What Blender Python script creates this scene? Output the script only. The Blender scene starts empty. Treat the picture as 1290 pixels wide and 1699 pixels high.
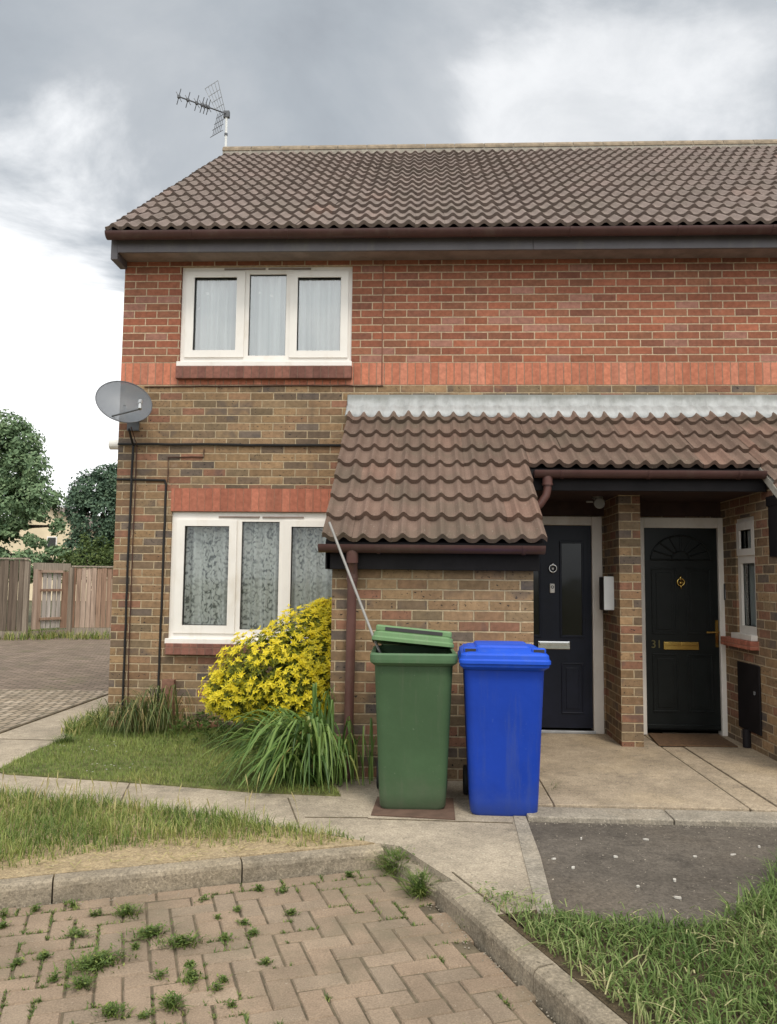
import bpy, math, random
from math import sin, cos, pi, radians, sqrt, floor
from mathutils import Vector, Matrix
R = random.Random(7)
scene = bpy.context.scene
col = scene.collection

# ------------------------------------------------------------------ helpers
class MB:
    """collects shapes, then links them as ONE mesh object"""
    def __init__(s): s.v = []; s.f = []; s.r = []
    def add(s, vs, fs, r=0.0):
        n = len(s.v); s.v += [tuple(p) for p in vs]
        for f in fs: s.f.append(tuple(i + n for i in f)); s.r.append(r)
    def box(s, x0, x1, y0, y1, z0, z1, r=0.0):
        s.add([(x0,y0,z0),(x1,y0,z0),(x1,y1,z0),(x0,y1,z0),(x0,y0,z1),(x1,y0,z1),(x1,y1,z1),(x0,y1,z1)],
              [(0,3,2,1),(4,5,6,7),(0,1,5,4),(1,2,6,5),(2,3,7,6),(3,0,4,7)], r)
    def quad(s, a, b, c, d, r=0.0): s.add([a,b,c,d], [(0,1,2,3)], r)
    def prism(s, poly, z0, z1, r=0.0):
        a = sum(poly[i][0]*poly[(i+1)%len(poly)][1]-poly[(i+1)%len(poly)][0]*poly[i][1] for i in range(len(poly)))
        if a < 0: poly = poly[::-1]
        n = len(poly)
        vs = [(x,y,z0) for x,y in poly] + [(x,y,z1) for x,y in poly]
        fs = [tuple(range(n, 2*n)), tuple(range(n-1,-1,-1))] + [(i,(i+1)%n,n+(i+1)%n,n+i) for i in range(n)]
        s.add(vs, fs, r)
    def loft(s, rings, cap=True, r=0.0, closed=True):
        n = len(rings[0]); vs = [p for g in rings for p in g]; fs = []
        for k in range(len(rings)-1):
            for i in range(n if closed else n-1):
                j = (i+1) % n
                fs.append((k*n+i, k*n+j, (k+1)*n+j, (k+1)*n+i))
        if cap: fs.append(tuple(range(n-1,-1,-1))); fs.append(tuple(range((len(rings)-1)*n, len(rings)*n)))
        s.add(vs, fs, r)
    def tube(s, pts, rad, n=8, r=0.0):
        pts = [Vector(p) for p in pts]; rings = []
        for i, p in enumerate(pts):
            t = (pts[min(i+1,len(pts)-1)] - pts[max(i-1,0)]).normalized()
            a = t.orthogonal().normalized() if i == 0 else (a - t*a.dot(t)).normalized()
            b = t.cross(a); q = rad[i] if isinstance(rad, (list,tuple)) else rad
            rings.append([tuple(p + a*q*cos(2*pi*k/n) + b*q*sin(2*pi*k/n)) for k in range(n)])
        s.loft(rings, True, r)
    def build(s, name, mat, parent=None, smooth=False, bevel=0, xf=None):
        me = bpy.data.meshes.new(name)
        v = [xf(p) for p in s.v] if xf else s.v
        me.from_pydata(v, [], s.f); me.update()
        at = me.attributes.new('rnd', 'FLOAT', 'FACE'); at.data.foreach_set('value', s.r)
        if smooth: me.polygons.foreach_set('use_smooth', [True]*len(s.f))
        me.materials.append(mat)
        o = bpy.data.objects.new(name, me); col.objects.link(o)
        if parent:
            o.parent = parent
            w = Vector((0,0,0)); q = parent
            while q: w += q.location; q = q.parent
            o.location = -w
        if bevel:
            m = o.modifiers.new('Bevel', 'BEVEL'); m.width = bevel; m.segments = 2; m.limit_method = 'ANGLE'
        return o

def tag(o, label, cat, group=None):
    o['label'] = label; o['category'] = cat
    if group: o['group'] = group
    return o
def thing(name, label, cat, loc=(0,0,0), group=None):
    o = bpy.data.objects.new(name, None); col.objects.link(o); o.location = loc; o.empty_display_size = .1
    return tag(o, label, cat, group)
def structure(o): o['kind'] = 'structure'; return o
def stuff(o): o['kind'] = 'stuff'; return o
def recentre(o):
    """move a parentless mesh's origin to its base"""
    vs = o.data.vertices
    xs = [v.co.x for v in vs]; ys = [v.co.y for v in vs]; zs = [v.co.z for v in vs]
    c = Vector(((min(xs)+max(xs))/2, (min(ys)+max(ys))/2, min(zs)))
    o.data.transform(Matrix.Translation(-c)); o.location = c
    return o

# ------------------------------------------------------------------ materials
def nodes_of(name):
    m = bpy.data.materials.new(name); m.use_nodes = True
    nt = m.node_tree; nt.nodes.clear()
    out = nt.nodes.new('ShaderNodeOutputMaterial')
    return m, nt, out
class N:
    def __init__(s, nt): s.nt = nt
    def new(s, t, **k):
        n = s.nt.nodes.new(t)
        for a, b in k.items(): setattr(n, a, b)
        return n
    def put(s, sock, v):
        if isinstance(v, bpy.types.NodeSocket): s.nt.links.new(v, sock)
        elif v is not None:
            if sock.type == 'RGBA' and len(v) == 3: v = (*v, 1)
            sock.default_value = v
    def math(s, op, a, b=None, c=None, clamp=False):
        n = s.new('ShaderNodeMath', operation=op, use_clamp=clamp)
        s.put(n.inputs[0], a)
        if b is not None: s.put(n.inputs[1], b)
        if c is not None: s.put(n.inputs[2], c)
        return n.outputs[0]
    def noise(s, vec, scale, detail=3, rough=.55, dist=0, dim='3D'):
        n = s.new('ShaderNodeTexNoise', noise_dimensions=dim)
        if vec is not None: s.put(n.inputs['Vector'], vec)
        n.inputs['Scale'].default_value = scale; n.inputs['Detail'].default_value = detail
        n.inputs['Roughness'].default_value = rough; n.inputs['Distortion'].default_value = dist
        return n.outputs['Fac']
    def ramp(s, fac, stops, interp='LINEAR'):
        n = s.new('ShaderNodeValToRGB'); r = n.color_ramp; r.interpolation = interp
        while len(r.elements) < len(stops): r.elements.new(.5)
        for e, (p, c) in zip(r.elements, stops):
            e.position = p; e.color = (*c, 1) if not isinstance(c, (int, float)) else (c, c, c, 1)
        s.put(n.inputs[0], fac); return n.outputs[0]
    def mix(s, f, a, b, mode='MIX'):
        n = s.new('ShaderNodeMix', data_type='RGBA', blend_type=mode)
        s.put(n.inputs[0], f); s.put(n.inputs[6], a); s.put(n.inputs[7], b); return n.outputs[2]
    def step(s, x, a, b):
        n = s.new('ShaderNodeMapRange', interpolation_type='SMOOTHSTEP')
        s.put(n.inputs[0], x); n.inputs[1].default_value = a; n.inputs[2].default_value = b; return n.outputs[0]
    def pos(s): return s.new('ShaderNodeNewGeometry').outputs['Position']
    def xyz(s, v):
        n = s.new('ShaderNodeSeparateXYZ'); s.put(n.inputs[0], v); return n.outputs
    def vec(s, x, y, z=0.0):
        n = s.new('ShaderNodeCombineXYZ'); s.put(n.inputs[0], x); s.put(n.inputs[1], y); s.put(n.inputs[2], z); return n.outputs[0]
    def scale(s, v, sc):
        n = s.new('ShaderNodeVectorMath', operation='MULTIPLY'); s.put(n.inputs[0], v); n.inputs[1].default_value = sc; return n.outputs[0]
    def attr(s, name='rnd'): return s.new('ShaderNodeAttribute', attribute_name=name).outputs['Fac']
    def bump(s, h, dist, strength=1.0):
        n = s.new('ShaderNodeBump'); n.inputs['Distance'].default_value = dist; n.inputs['Strength'].default_value = strength
        s.put(n.inputs['Height'], h); return n.outputs[0]
    def bsdf(s, out, color, rough=.8, normal=None, metal=0.0, spec=.5):
        b = s.new('ShaderNodeBsdfPrincipled'); s.put(b.inputs['Base Color'], color); s.put(b.inputs['Roughness'], rough)
        b.inputs['Metallic'].default_value = metal; b.inputs['Specular IOR Level'].default_value = spec
        if normal is not None: s.put(b.inputs['Normal'], normal)
        s.nt.links.new(b.outputs[0], out.inputs[0]); return b

def plain(name, c, rough=.5, var=.12, scale=8, metal=0.0, bump=0.0, spec=.35, dirt=None):
    m, nt, out = nodes_of(name); n = N(nt); p = n.pos()
    f = n.noise(p, scale, 5, .6)
    c2 = n.mix(n.step(f, .3, .7), tuple(x*(1-var) for x in c), tuple(min(1, x*(1+var)) for x in c))
    if dirt:
        g = n.noise(n.scale(p, (3, 3, 1.2)), 2.2, 6, .65)
        c2 = n.mix(n.math('MULTIPLY', n.step(g, .5, .75), .6), c2, dirt)
    nb = n.bump(n.noise(p, scale*14, 3), bump) if bump else None
    rr = n.math('ADD', rough-.08, n.math('MULTIPLY', f, .16))
    n.bsdf(out, c2, rr, nb, metal, spec); return m

def binmat(name, c, dust, scuff, rough=.46):
    m, nt, out = nodes_of(name); n = N(nt); p = n.pos(); X, Y, Z = n.xyz(p)
    b = n.mix(n.step(n.noise(p, 2.0, 5, .6), .3, .7), tuple(x*.88 for x in c), tuple(x*1.12 for x in c))
    st = n.noise(n.scale(p, (9, 9, .8)), 1.6, 6, .7)
    b = n.mix(n.math('MULTIPLY', n.step(st, .5, .72), .42), b, dust)
    low = n.math('MULTIPLY', n.step(n.math('ADD', Z, n.math('MULTIPLY', n.noise(p, 7, 5, .7), .5)), .55, .15), .55)
    b = n.mix(low, b, dust)
    sc = n.noise(n.scale(p, (3, 3, 16)), 7, 4, .75)
    b = n.mix(n.math('MULTIPLY', n.step(sc, .66, .74), .45), b, scuff)
    fl = n.noise(p, 48, 2); b = n.mix(n.math('MULTIPLY', n.step(fl, .70, .76), .4), b, scuff)
    r = n.math('ADD', rough-.1, n.math('MULTIPLY', st, .3))
    n.bsdf(out, b, r, n.bump(n.noise(p, 6, 3), .004), 0, .22); return m

def brickmat(name, palette, mortar, bw=.232, bh=.0775, joint=.0055, stagger=.5, spots=.0, plane='wall', zoff=0.0, uoff=0.0, stain=None, jdepth=.006, rough=.88):
    m, nt, out = nodes_of(name); n = N(nt); p = n.pos(); X, Y, Z = n.xyz(p)
    if plane == 'wall': u = n.math('ADD', n.math('ADD', X, Y), 50.0+uoff); v = n.math('ADD', Z, 20*bh - zoff)
    else: u = n.math('ADD', X, 100.0+uoff); v = n.math('ADD', Y, 100.0)
    w = n.noise(p, 14, 2)
    wob = n.math('MULTIPLY', n.math('SUBTRACT', w, .5), .006)
    u = n.math('ADD', u, wob); v = n.math('ADD', v, n.math('MULTIPLY', n.math('SUBTRACT', n.noise(p, 9, 2), .5), .005))
    rv = n.math('DIVIDE', v, bh); row = n.math('FLOOR', rv)
    fu = n.math('ADD', n.math('DIVIDE', u, bw), n.math('MULTIPLY', n.math('MODULO', row, 2.0), stagger))
    cell = n.math('FLOOR', fu)
    fx = n.math('FRACT', fu); fy = n.math('FRACT', rv)
    dx = n.math('MULTIPLY', n.math('MINIMUM', fx, n.math('SUBTRACT', 1.0, fx)), bw)
    dy = n.math('MULTIPLY', n.math('MINIMUM', fy, n.math('SUBTRACT', 1.0, fy)), bh)
    d = n.math('MINIMUM', dx, dy)
    d = n.math('ADD', d, n.math('MULTIPLY', n.math('SUBTRACT', n.noise(p, 90, 3), .5), .004))
    mask = n.step(d, joint-.0012, joint+.0018)
    wn = n.new('ShaderNodeTexWhiteNoise', noise_dimensions='3D'); n.put(wn.inputs['Vector'], n.vec(cell, row, .5))
    wc = n.xyz(wn.outputs['Color'])
    stops = []; k = len(palette)
    for i, c in enumerate(palette): stops.append((i/k, c))
    base = n.ramp(wn.outputs['Value'], stops, 'CONSTANT')
    br = n.math('ADD', .84, n.math('MULTIPLY', wc[1], .32))
    base = n.mix(1.0, base, n.vec(br, br, br), 'MULTIPLY')
    f1 = n.noise(n.vec(n.math('ADD', u, n.math('MULTIPLY', wc[0], 30)), v, row), 22, 4, .6)
    base = n.mix(1.0, base, n.ramp(f1, [(.25, .74), (.75, 1.26)]), 'MULTIPLY')
    if spots:
        sp = n.noise(n.vec(u, n.math('MULTIPLY', v, 1.5), 3.0), 34, 3, .6)
        sm = n.math('MULTIPLY', n.step(sp, .60, .68), n.step(wc[2], .25, .6))
        base = n.mix(n.math('MULTIPLY', sm, spots), base, (.022, .02, .022))
        cl = n.math('MULTIPLY', n.step(n.noise(n.vec(u, v, 9.0), 5, 2), .5, .66), n.step(wc[0], .35, .75))
        base = n.mix(n.math('MULTIPLY', cl, .45), base, (.07, .065, .07))
    mo = n.mix(1.0, mortar, n.ramp(n.noise(p, 30, 4), [(.3, .75), (.7, 1.2)]), 'MULTIPLY')
    c = n.mix(mask, mo, base)
    big = n.noise(n.scale(p, (1, 1, .6)), 1.1, 5, .6)
    c = n.mix(1.0, c, n.ramp(big, [(.3, .84), (.7, 1.12)]), 'MULTIPLY')
    if stain:
        sc, amt, lo, hi, sx = stain
        sn = n.noise(n.scale(p, (sx, sx, .5)), 1.7, 6, .65)
        c = n.mix(n.math('MULTIPLY', n.step(sn, lo, hi), amt), c, sc)
    run = n.noise(n.vec(n.math('MULTIPLY', n.math('ADD', X, Y), 5.0), 0.0, n.math('MULTIPLY', Z, .55)), 1, 6, .7)
    c = n.mix(n.math('MULTIPLY', n.step(run, .54, .74), .38), c, (.085,.062,.045))
    c = n.mix(n.math('MULTIPLY', n.step(n.noise(p, 3.3, 7, .72), .60, .76), .30), c, (.42,.34,.27))
    h = n.math('ADD', mask, n.math('MULTIPLY', n.noise(p, 120, 4), .35))
    n.bsdf(out, c, rough, n.bump(h, jdepth), 0, .25); return m

def foliage(name, stops, trans=.3, rough=.55):
    m, nt, out = nodes_of(name); n = N(nt)
    c = n.ramp(n.attr(), stops)
    b = n.new('ShaderNodeBsdfPrincipled'); n.put(b.inputs['Base Color'], c); b.inputs['Roughness'].default_value = rough
    b.inputs['Specular IOR Level'].default_value = .3
    t = n.new('ShaderNodeBsdfTranslucent'); n.put(t.inputs[0], c)
    x = n.new('ShaderNodeMixShader'); x.inputs[0].default_value = trans
    nt.links.new(b.outputs[0], x.inputs[1]); nt.links.new(t.outputs[0], x.inputs[2]); nt.links.new(x.outputs[0], out.inputs[0])
    return m

def tilemat(name, stops, lichen, moss, mossamt, bumpd=.003):
    m, nt, out = nodes_of(name); n = N(nt); p = n.pos()
    c = n.ramp(n.attr(), stops)
    c = n.mix(1.0, c, n.ramp(n.noise(p, 5, 6, .65), [(.25, .82), (.75, 1.2)]), 'MULTIPLY')
    c = n.mix(1.0, c, n.ramp(n.noise(p, 160, 3, .7), [(.3, .7), (.7, 1.3)]), 'MULTIPLY')
    g = n.noise(p, 1.6, 6, .7)
    c = n.mix(n.math('MULTIPLY', n.step(g, .42, .7), mossamt), c, moss)
    sp = n.noise(p, 60, 2, .5)
    c = n.mix(n.math('MULTIPLY', n.step(sp, .66, .74), .55), c, lichen)
    n.bsdf(out, c, .9, n.bump(n.noise(p, 140, 3), bumpd), 0, .2); return m

def concrete(name, c, stain, amt=.55, warm=(.40,.33,.24), warmamt=.3, scale=1.0, grit=.004):
    m, nt, out = nodes_of(name); n = N(nt); p = n.pos()
    b = n.mix(n.step(n.noise(p, 2.2*scale, 7, .65), .3, .7), tuple(x*.8 for x in c), tuple(x*1.15 for x in c))
    b = n.mix(n.math('MULTIPLY', n.step(n.noise(p, .9*scale, 5, .6, .4), .45, .7), warmamt), b, warm)
    b = n.mix(n.math('MULTIPLY', n.step(n.noise(p, 1.5*scale, 8, .72, .3), .52, .72), amt), b, stain)
    b = n.mix(1.0, b, n.ramp(n.noise(p, 75, 4, .75), [(.3, .60), (.7, 1.36)]), 'MULTIPLY')
    b = n.mix(1.0, b, n.ramp(n.noise(p, 14*scale, 5, .7), [(.3, .80), (.7, 1.18)]), 'MULTIPLY')
    sp = n.noise(p, 38, 2)
    b = n.mix(n.math('MULTIPLY', n.step(sp, .64, .72), .55), b, tuple(x*.32 for x in c))
    ls = n.noise(p, 52, 2)
    b = n.mix(n.math('MULTIPLY', n.step(ls, .66, .73), .5), b, tuple(min(.6, x*2.0) for x in c))
    h = n.math('ADD', n.noise(p, 120, 4), n.math('MULTIPLY', n.noise(p, 9, 4), .8))
    n.bsdf(out, b, .92, n.bump(h, grit), 0, .2); return m

def glassmat(name, tint=(.8,.85,.85), refl=.14, rough=.07):
    m, nt, out = nodes_of(name); n = N(nt)
    t = n.new('ShaderNodeBsdfTransparent'); t.inputs[0].default_value = (*tint, 1)
    g = n.new('ShaderNodeBsdfGlossy'); g.inputs['Roughness'].default_value = rough
    bp = n.bump(n.noise(n.pos(), 1.6, 2), .004); n.put(g.inputs['Normal'], bp)
    lw = n.new('ShaderNodeLayerWeight'); lw.inputs[0].default_value = .35
    f = n.math('ADD', refl, n.math('MULTIPLY', lw.outputs['Fresnel'], .55), clamp=True)
    x = n.new('ShaderNodeMixShader'); n.put(x.inputs[0], f)
    nt.links.new(t.outputs[0], x.inputs[1]); nt.links.new(g.outputs[0], x.inputs[2]); nt.links.new(x.outputs[0], out.inputs[0])
    return m

def lacemat():
    m, nt, out = nodes_of('lace'); n = N(nt); p = n.pos(); X, Y, Z = n.xyz(p)
    wob = n.noise(p, 7, 3); q = n.vec(n.math('ADD', X, n.math('MULTIPLY', wob, .12)), n.math('MULTIPLY', Z, .62), 0.0)
    v = n.new('ShaderNodeTexVoronoi', feature='SMOOTH_F1'); n.put(v.inputs['Vector'], q); v.inputs['Scale'].default_value = 58
    pat = n.step(n.math('ADD', v.outputs['Distance'], n.math('MULTIPLY', n.noise(q, 60, 3), .5)), .60, .94)
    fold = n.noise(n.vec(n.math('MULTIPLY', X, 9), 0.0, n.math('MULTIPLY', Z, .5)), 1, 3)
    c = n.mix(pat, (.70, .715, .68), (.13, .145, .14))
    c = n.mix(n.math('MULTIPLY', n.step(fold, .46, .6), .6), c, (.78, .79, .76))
    n.bsdf(out, c, .9, None, 0, .1); return m
def voilemat():
    m, nt, out = nodes_of('voile'); n = N(nt); p = n.pos(); X, Y, Z = n.xyz(p)
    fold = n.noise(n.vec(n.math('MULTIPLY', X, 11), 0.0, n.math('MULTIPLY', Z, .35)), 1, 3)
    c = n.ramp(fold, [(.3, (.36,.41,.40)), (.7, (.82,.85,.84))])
    v = n.new('ShaderNodeTexVoronoi'); n.put(v.inputs['Vector'], n.vec(X, 0.0, Z)); v.inputs['Scale'].default_value = 7
    c = n.mix(n.step(v.outputs['Distance'], .13, .09), c, (.9, .9, .88))
    n.bsdf(out, c, .9, None, 0, .1); return m

M = {}
M['brick_lower'] = brickmat('stock brick', [(.225,.145,.08),(.285,.185,.10),(.24,.15,.085),(.155,.11,.075),(.31,.20,.11),(.25,.125,.08),(.195,.14,.085),(.235,.14,.08),(.275,.175,.10),(.15,.115,.09),(.265,.135,.085),(.225,.155,.09),(.25,.165,.095),(.18,.125,.08)],
    (.43,.335,.218), spots=1.0, zoff=3.42, stain=((.10,.085,.06), .35, .55, .75, 1.0))
M['brick_upper'] = brickmat('red brick', [(.295,.107,.063),(.27,.10,.061),(.31,.117,.07),(.245,.102,.062),(.295,.112,.066),(.315,.112,.065),(.265,.112,.066),(.225,.092,.06),(.32,.155,.115),(.28,.106,.062)],
    (.50,.375,.255), zoff=3.65, uoff=.06)
M['soldier'] = brickmat('terracotta soldier brick', [(.47,.172,.105),(.45,.163,.098),(.485,.18,.112),(.46,.168,.101),(.49,.195,.125)], (.32,.19,.13), bw=.0775, bh=.23, joint=.0045, stagger=0, zoff=3.42, jdepth=.003)
M['lintel'] = brickmat('terracotta lintel brick', [(.39,.14,.09),(.37,.132,.085),(.40,.148,.096)], (.35,.165,.11), bw=.0775, bh=.24, joint=.003, stagger=0, zoff=2.137, jdepth=.003)
M['sill_brick'] = brickmat('plum sill brick', [(.21,.095,.072),(.185,.085,.067),(.235,.105,.078)], (.2,.12,.09), bw=.0775, bh=.35, joint=.003, stagger=0, zoff=.45, jdepth=.003)
M['roof'] = tilemat('main roof tile', [(0,(.175,.137,.12)),(.5,(.195,.152,.133)),(.985,(.21,.162,.142)),(1,(.225,.152,.125))], (.30,.27,.23), (.155,.13,.105), .45)
M['porch_roof'] = tilemat('porch roof tile', [(0,(.138,.095,.074)),(.4,(.158,.107,.083)),(.8,(.172,.116,.090)),(1,(.20,.124,.094))], (.34,.31,.24), (.115,.093,.068), .75)
M['ridge'] = plain('ridge tile', (.26,.205,.145), .9, .25, 12, bump=.003)
M['verge_mortar'] = plain('verge mortar', (.36,.33,.28), .95, .2, 12, bump=.004)
M['gutter'] = plain('brown plastic gutter', (.085,.042,.038), .38, .15, 3, dirt=(.12,.085,.07))
M['pipe'] = plain('brown plastic pipe', (.105,.048,.04), .42, .15, 3, dirt=(.13,.09,.07))
M['fascia'] = plain('grey fascia board', (.125,.115,.125), .5, .12, 3, dirt=(.17,.155,.14))
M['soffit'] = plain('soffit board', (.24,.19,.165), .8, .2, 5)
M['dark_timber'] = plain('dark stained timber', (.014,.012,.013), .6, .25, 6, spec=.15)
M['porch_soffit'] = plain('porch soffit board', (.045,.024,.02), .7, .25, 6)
M['lead'] = None
M['white'] = plain('white frame plastic', (.80,.765,.72), .35, .03, 3, dirt=(.66,.60,.52))
M['cream_frame'] = plain('cream door frame', (.70,.655,.60), .45, .05, 3, dirt=(.56,.50,.43))
M['rubber'] = plain('black rubber seal', (.02,.02,.02), .6)
M['door_blue'] = plain('blue black door', (.0085,.0105,.021), .38, .2, 4, spec=.25)
M['door_green'] = plain('green black door', (.008,.0098,.0095), .34, .2, 4, spec=.25)
M['chrome'] = plain('chrome', (.72,.72,.72), .2, .05, metal=1)
M['brass'] = plain('brass', (.62,.43,.13), .25, .1, metal=1)
M['dull_gold'] = plain('dull gold number', (.17,.145,.06), .5, .1, metal=.3)
M['glass'] = glassmat('window glass', (.9,.93,.93), .27)
M['glass_net'] = glassmat('net window glass', (.92,.95,.95), .13); M['door_glass'] = glassmat('door glass', (.12,.12,.13), .03)
M['lace'] = lacemat(); M['voile'] = voilemat()
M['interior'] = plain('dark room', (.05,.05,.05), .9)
M['cable'] = plain('black cable', (.014,.013,.013), .6)
M['red_cable'] = plain('brown cable', (.07,.03,.02), .6)
M['grout'] = plain('dark movement joint', (.20,.09,.06), .9)
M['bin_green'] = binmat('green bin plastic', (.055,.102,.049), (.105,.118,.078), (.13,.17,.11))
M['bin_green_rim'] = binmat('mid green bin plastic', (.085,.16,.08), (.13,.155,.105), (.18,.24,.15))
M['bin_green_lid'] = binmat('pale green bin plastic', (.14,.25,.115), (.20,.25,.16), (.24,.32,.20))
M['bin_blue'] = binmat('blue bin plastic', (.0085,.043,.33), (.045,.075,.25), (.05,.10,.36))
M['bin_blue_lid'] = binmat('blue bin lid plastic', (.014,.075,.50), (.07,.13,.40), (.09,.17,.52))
M['tyre'] = plain('bin tyre', (.02,.02,.02), .7)
M['pole'] = plain('grey metal pole', (.26,.25,.235), .5, .12, 9, metal=.2)
M['dish'] = None
M['metal'] = plain('galvanised metal', (.42,.43,.44), .4, .12, 8, metal=.6)
M['aerial_dark'] = plain('dark aerial metal', (.12,.125,.135), .5, .1, metal=.4)
M['mat'] = plain('brown doormat', (.13,.075,.04), .95, .25, 30, bump=.006)
M['board'] = plain('brown board', (.115,.07,.05), .8, .2, 10)
M['box_white'] = plain('white box front', (.78,.79,.78), .35, .03)
M['box_dark'] = plain('dark box side', (.035,.033,.033), .5)
M['flue'] = plain('white flue', (.78,.77,.74), .4, .05)
M['terracotta'] = plain('terracotta block', (.21,.11,.075), .9, .2, 20, bump=.003)
M['fence'] = None
M['cream_wall'] = plain('cream render', (.72,.60,.42), .9, .08, 1)
M['bark'] = plain('bark', (.09,.07,.05), .95, .3, 8, bump=.02)
M['petal'] = plain('pale scrap', (.50,.47,.42), .85, .1, 60)
M['path'] = concrete('path concrete', (.36,.303,.23), (.15,.13,.10), .75)
M['slab'] = concrete('porch concrete', (.36,.29,.21), (.16,.13,.10), .65, (.40,.31,.20), .55)
M['edging'] = concrete('edging concrete', (.29,.255,.205), (.13,.115,.09), .5, scale=3)
M['kerb'] = concrete('kerb concrete', (.26,.218,.162), (.11,.093,.066), .7, (.36,.29,.19), .4, 2)
M['tarmac'] = concrete('tarmac', (.115,.098,.08), (.06,.052,.044), .7, (.15,.12,.09), .5, 1.2, .006)
M['soil'] = concrete('soil', (.10,.075,.045), (.05,.04,.025), .6, (.14,.10,.06), .4, 3, .015)
M['sand'] = concrete('dry sandy soil', (.36,.275,.165), (.25,.19,.11), .5, (.42,.33,.21), .5, 3, .008)
M['turf'] = plain('turf', (.13,.135,.045), .95, .4, 9, bump=.01)
M['ground'] = plain('rough ground', (.09,.085,.045), .95, .3, .6)
M['joint_soil'] = plain('paving joint soil', (.13,.104,.068), .95, .3, 14, bump=.006)
M['drive'] = brickmat('driveway block', [(.30,.24,.175),(.34,.275,.205),(.275,.22,.16),(.36,.295,.225)], (.10,.088,.058), bw=.105, bh=.21, joint=.010, plane='floor', jdepth=.004, stain=((.12,.105,.06), .4, .5, .75, 1))
M['drive_far'] = brickmat('far driveway block', [(.205,.155,.118),(.225,.17,.128),(.19,.145,.11),(.24,.18,.14)], (.06,.055,.038), bw=.21, bh=.105, joint=.008, plane='floor', jdepth=.003, stain=((.10,.105,.045), .45, .5, .72, 1))  # far stretch of the driveway: darker blocks, laid the other way
M['grass'] = foliage('grass', [(0,(.085,.14,.032)),(.3,(.165,.23,.055)),(.6,(.28,.315,.088)),(.8,(.42,.40,.15)),(1,(.60,.49,.25))], .35)
M['grass_dark'] = foliage('lush grass', [(0,(.065,.115,.026)),(.4,(.125,.195,.05)),(.68,(.21,.275,.088)),(.88,(.36,.39,.17)),(1,(.58,.50,.28))], .35)
M['lawn'] = foliage('lawn', [(0,(.115,.175,.038)),(.5,(.205,.27,.065)),(.85,(.32,.345,.10)),(1,(.38,.34,.14))], .3)
M['strap'] = foliage('strap leaf', [(0,(.05,.10,.024)),(.45,(.12,.21,.05)),(.8,(.22,.31,.085)),(.93,(.33,.35,.10)),(1,(.45,.37,.13))], .3, .4)
M['strap_dry'] = foliage('drying strap leaf', [(0,(.055,.09,.025)),(.45,(.12,.165,.05)),(.75,(.23,.22,.08)),(1,(.42,.32,.15))], .3, .45)
M['yellow'] = foliage('yellow leaf', [(0,(.05,.08,.014)),(.22,(.14,.17,.018)),(.42,(.46,.42,.022)),(.7,(.78,.64,.028)),(1,(.88,.75,.06))], .3, .42)
M['weed'] = foliage('weed leaf', [(0,(.06,.10,.024)),(.6,(.125,.185,.042)),(1,(.26,.29,.08))], .3)
M['tree_mid'] = foliage('tree leaf', [(0,(.10,.165,.09)),(.5,(.19,.285,.145)),(1,(.32,.41,.22))], .25)
M['tree_dark'] = foliage('dark tree leaf', [(0,(.055,.10,.068)),(.5,(.105,.17,.108)),(1,(.18,.26,.15))], .2)
M['bush'] = foliage('bush leaf', [(0,(.04,.065,.018)),(.5,(.09,.135,.035)),(1,(.19,.23,.07))], .25)

def pavermat():
    m, nt, out = nodes_of('brick paver'); n = N(nt); p = n.pos()
    c = n.ramp(n.attr(), [(0,(.225,.17,.120)),(.3,(.25,.185,.13)),(.6,(.268,.197,.138)),(.85,(.232,.18,.13)),(1,(.29,.218,.155))])
    c = n.mix(1.0, c, n.ramp(n.noise(p, 3.5, 6, .65), [(.25,.76),(.75,1.24)]), 'MULTIPLY')
    c = n.mix(1.0, c, n.ramp(n.noise(p, 130, 3, .7), [(.3,.75),(.7,1.25)]), 'MULTIPLY')
    c = n.mix(n.math('MULTIPLY', n.step(n.noise(p, 1.6, 8, .72), .47, .7), .6), c, (.155,.135,.09))
    sp = n.noise(p, 70, 2); c = n.mix(n.math('MULTIPLY', n.step(sp, .69, .76), .5), c, (.45,.40,.32))
    n.bsdf(out, c, .9, n.bump(n.noise(p, 150, 3), .003), 0, .25); return m
M['paver'] = pavermat()
def leadmat():
    m, nt, out = nodes_of('lead flashing'); n = N(nt); p = n.pos(); X, Y, Z = n.xyz(p)
    st = n.noise(n.vec(n.math('MULTIPLY', X, 8), 0.0, n.math('MULTIPLY', Z, 3.2)), 1, 6, .75)
    c = n.ramp(st, [(.28,(.24,.245,.24)),(.5,(.36,.37,.37)),(.72,(.46,.475,.48))])
    top = n.math('MULTIPLY', n.step(n.math('ADD', Z, n.math('MULTIPLY', n.noise(p, 6, 4), .16)), 3.31, 3.39), .7)
    c = n.mix(top, c, (.14,.15,.13))
    n.bsdf(out, c, .6, n.bump(n.noise(p, 5, 3), .02), .2, .4); return m
M['lead'] = leadmat()
def dishmat():
    m, nt, out = nodes_of('perforated dish mesh'); n = N(nt)
    b = n.new('ShaderNodeBsdfPrincipled'); b.inputs['Base Color'].default_value = (.10,.112,.128,1); b.inputs['Roughness'].default_value = .5
    t = n.new('ShaderNodeBsdfTransparent')
    tc = n.scale(n.pos(), (1, 1, 1))
    v = n.new('ShaderNodeTexVoronoi'); n.put(v.inputs['Vector'], tc); v.inputs['Scale'].default_value = 330; v.inputs['Randomness'].default_value = .15
    f = n.step(v.outputs['Distance'], .42, .52)
    x = n.new('ShaderNodeMixShader'); n.put(x.inputs[0], n.math('ADD', .72, n.math('MULTIPLY', f, .28)))
    nt.links.new(t.outputs[0], x.inputs[1]); nt.links.new(b.outputs[0], x.inputs[2]); nt.links.new(x.outputs[0], out.inputs[0]); return m
M['dish'] = dishmat()
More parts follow.
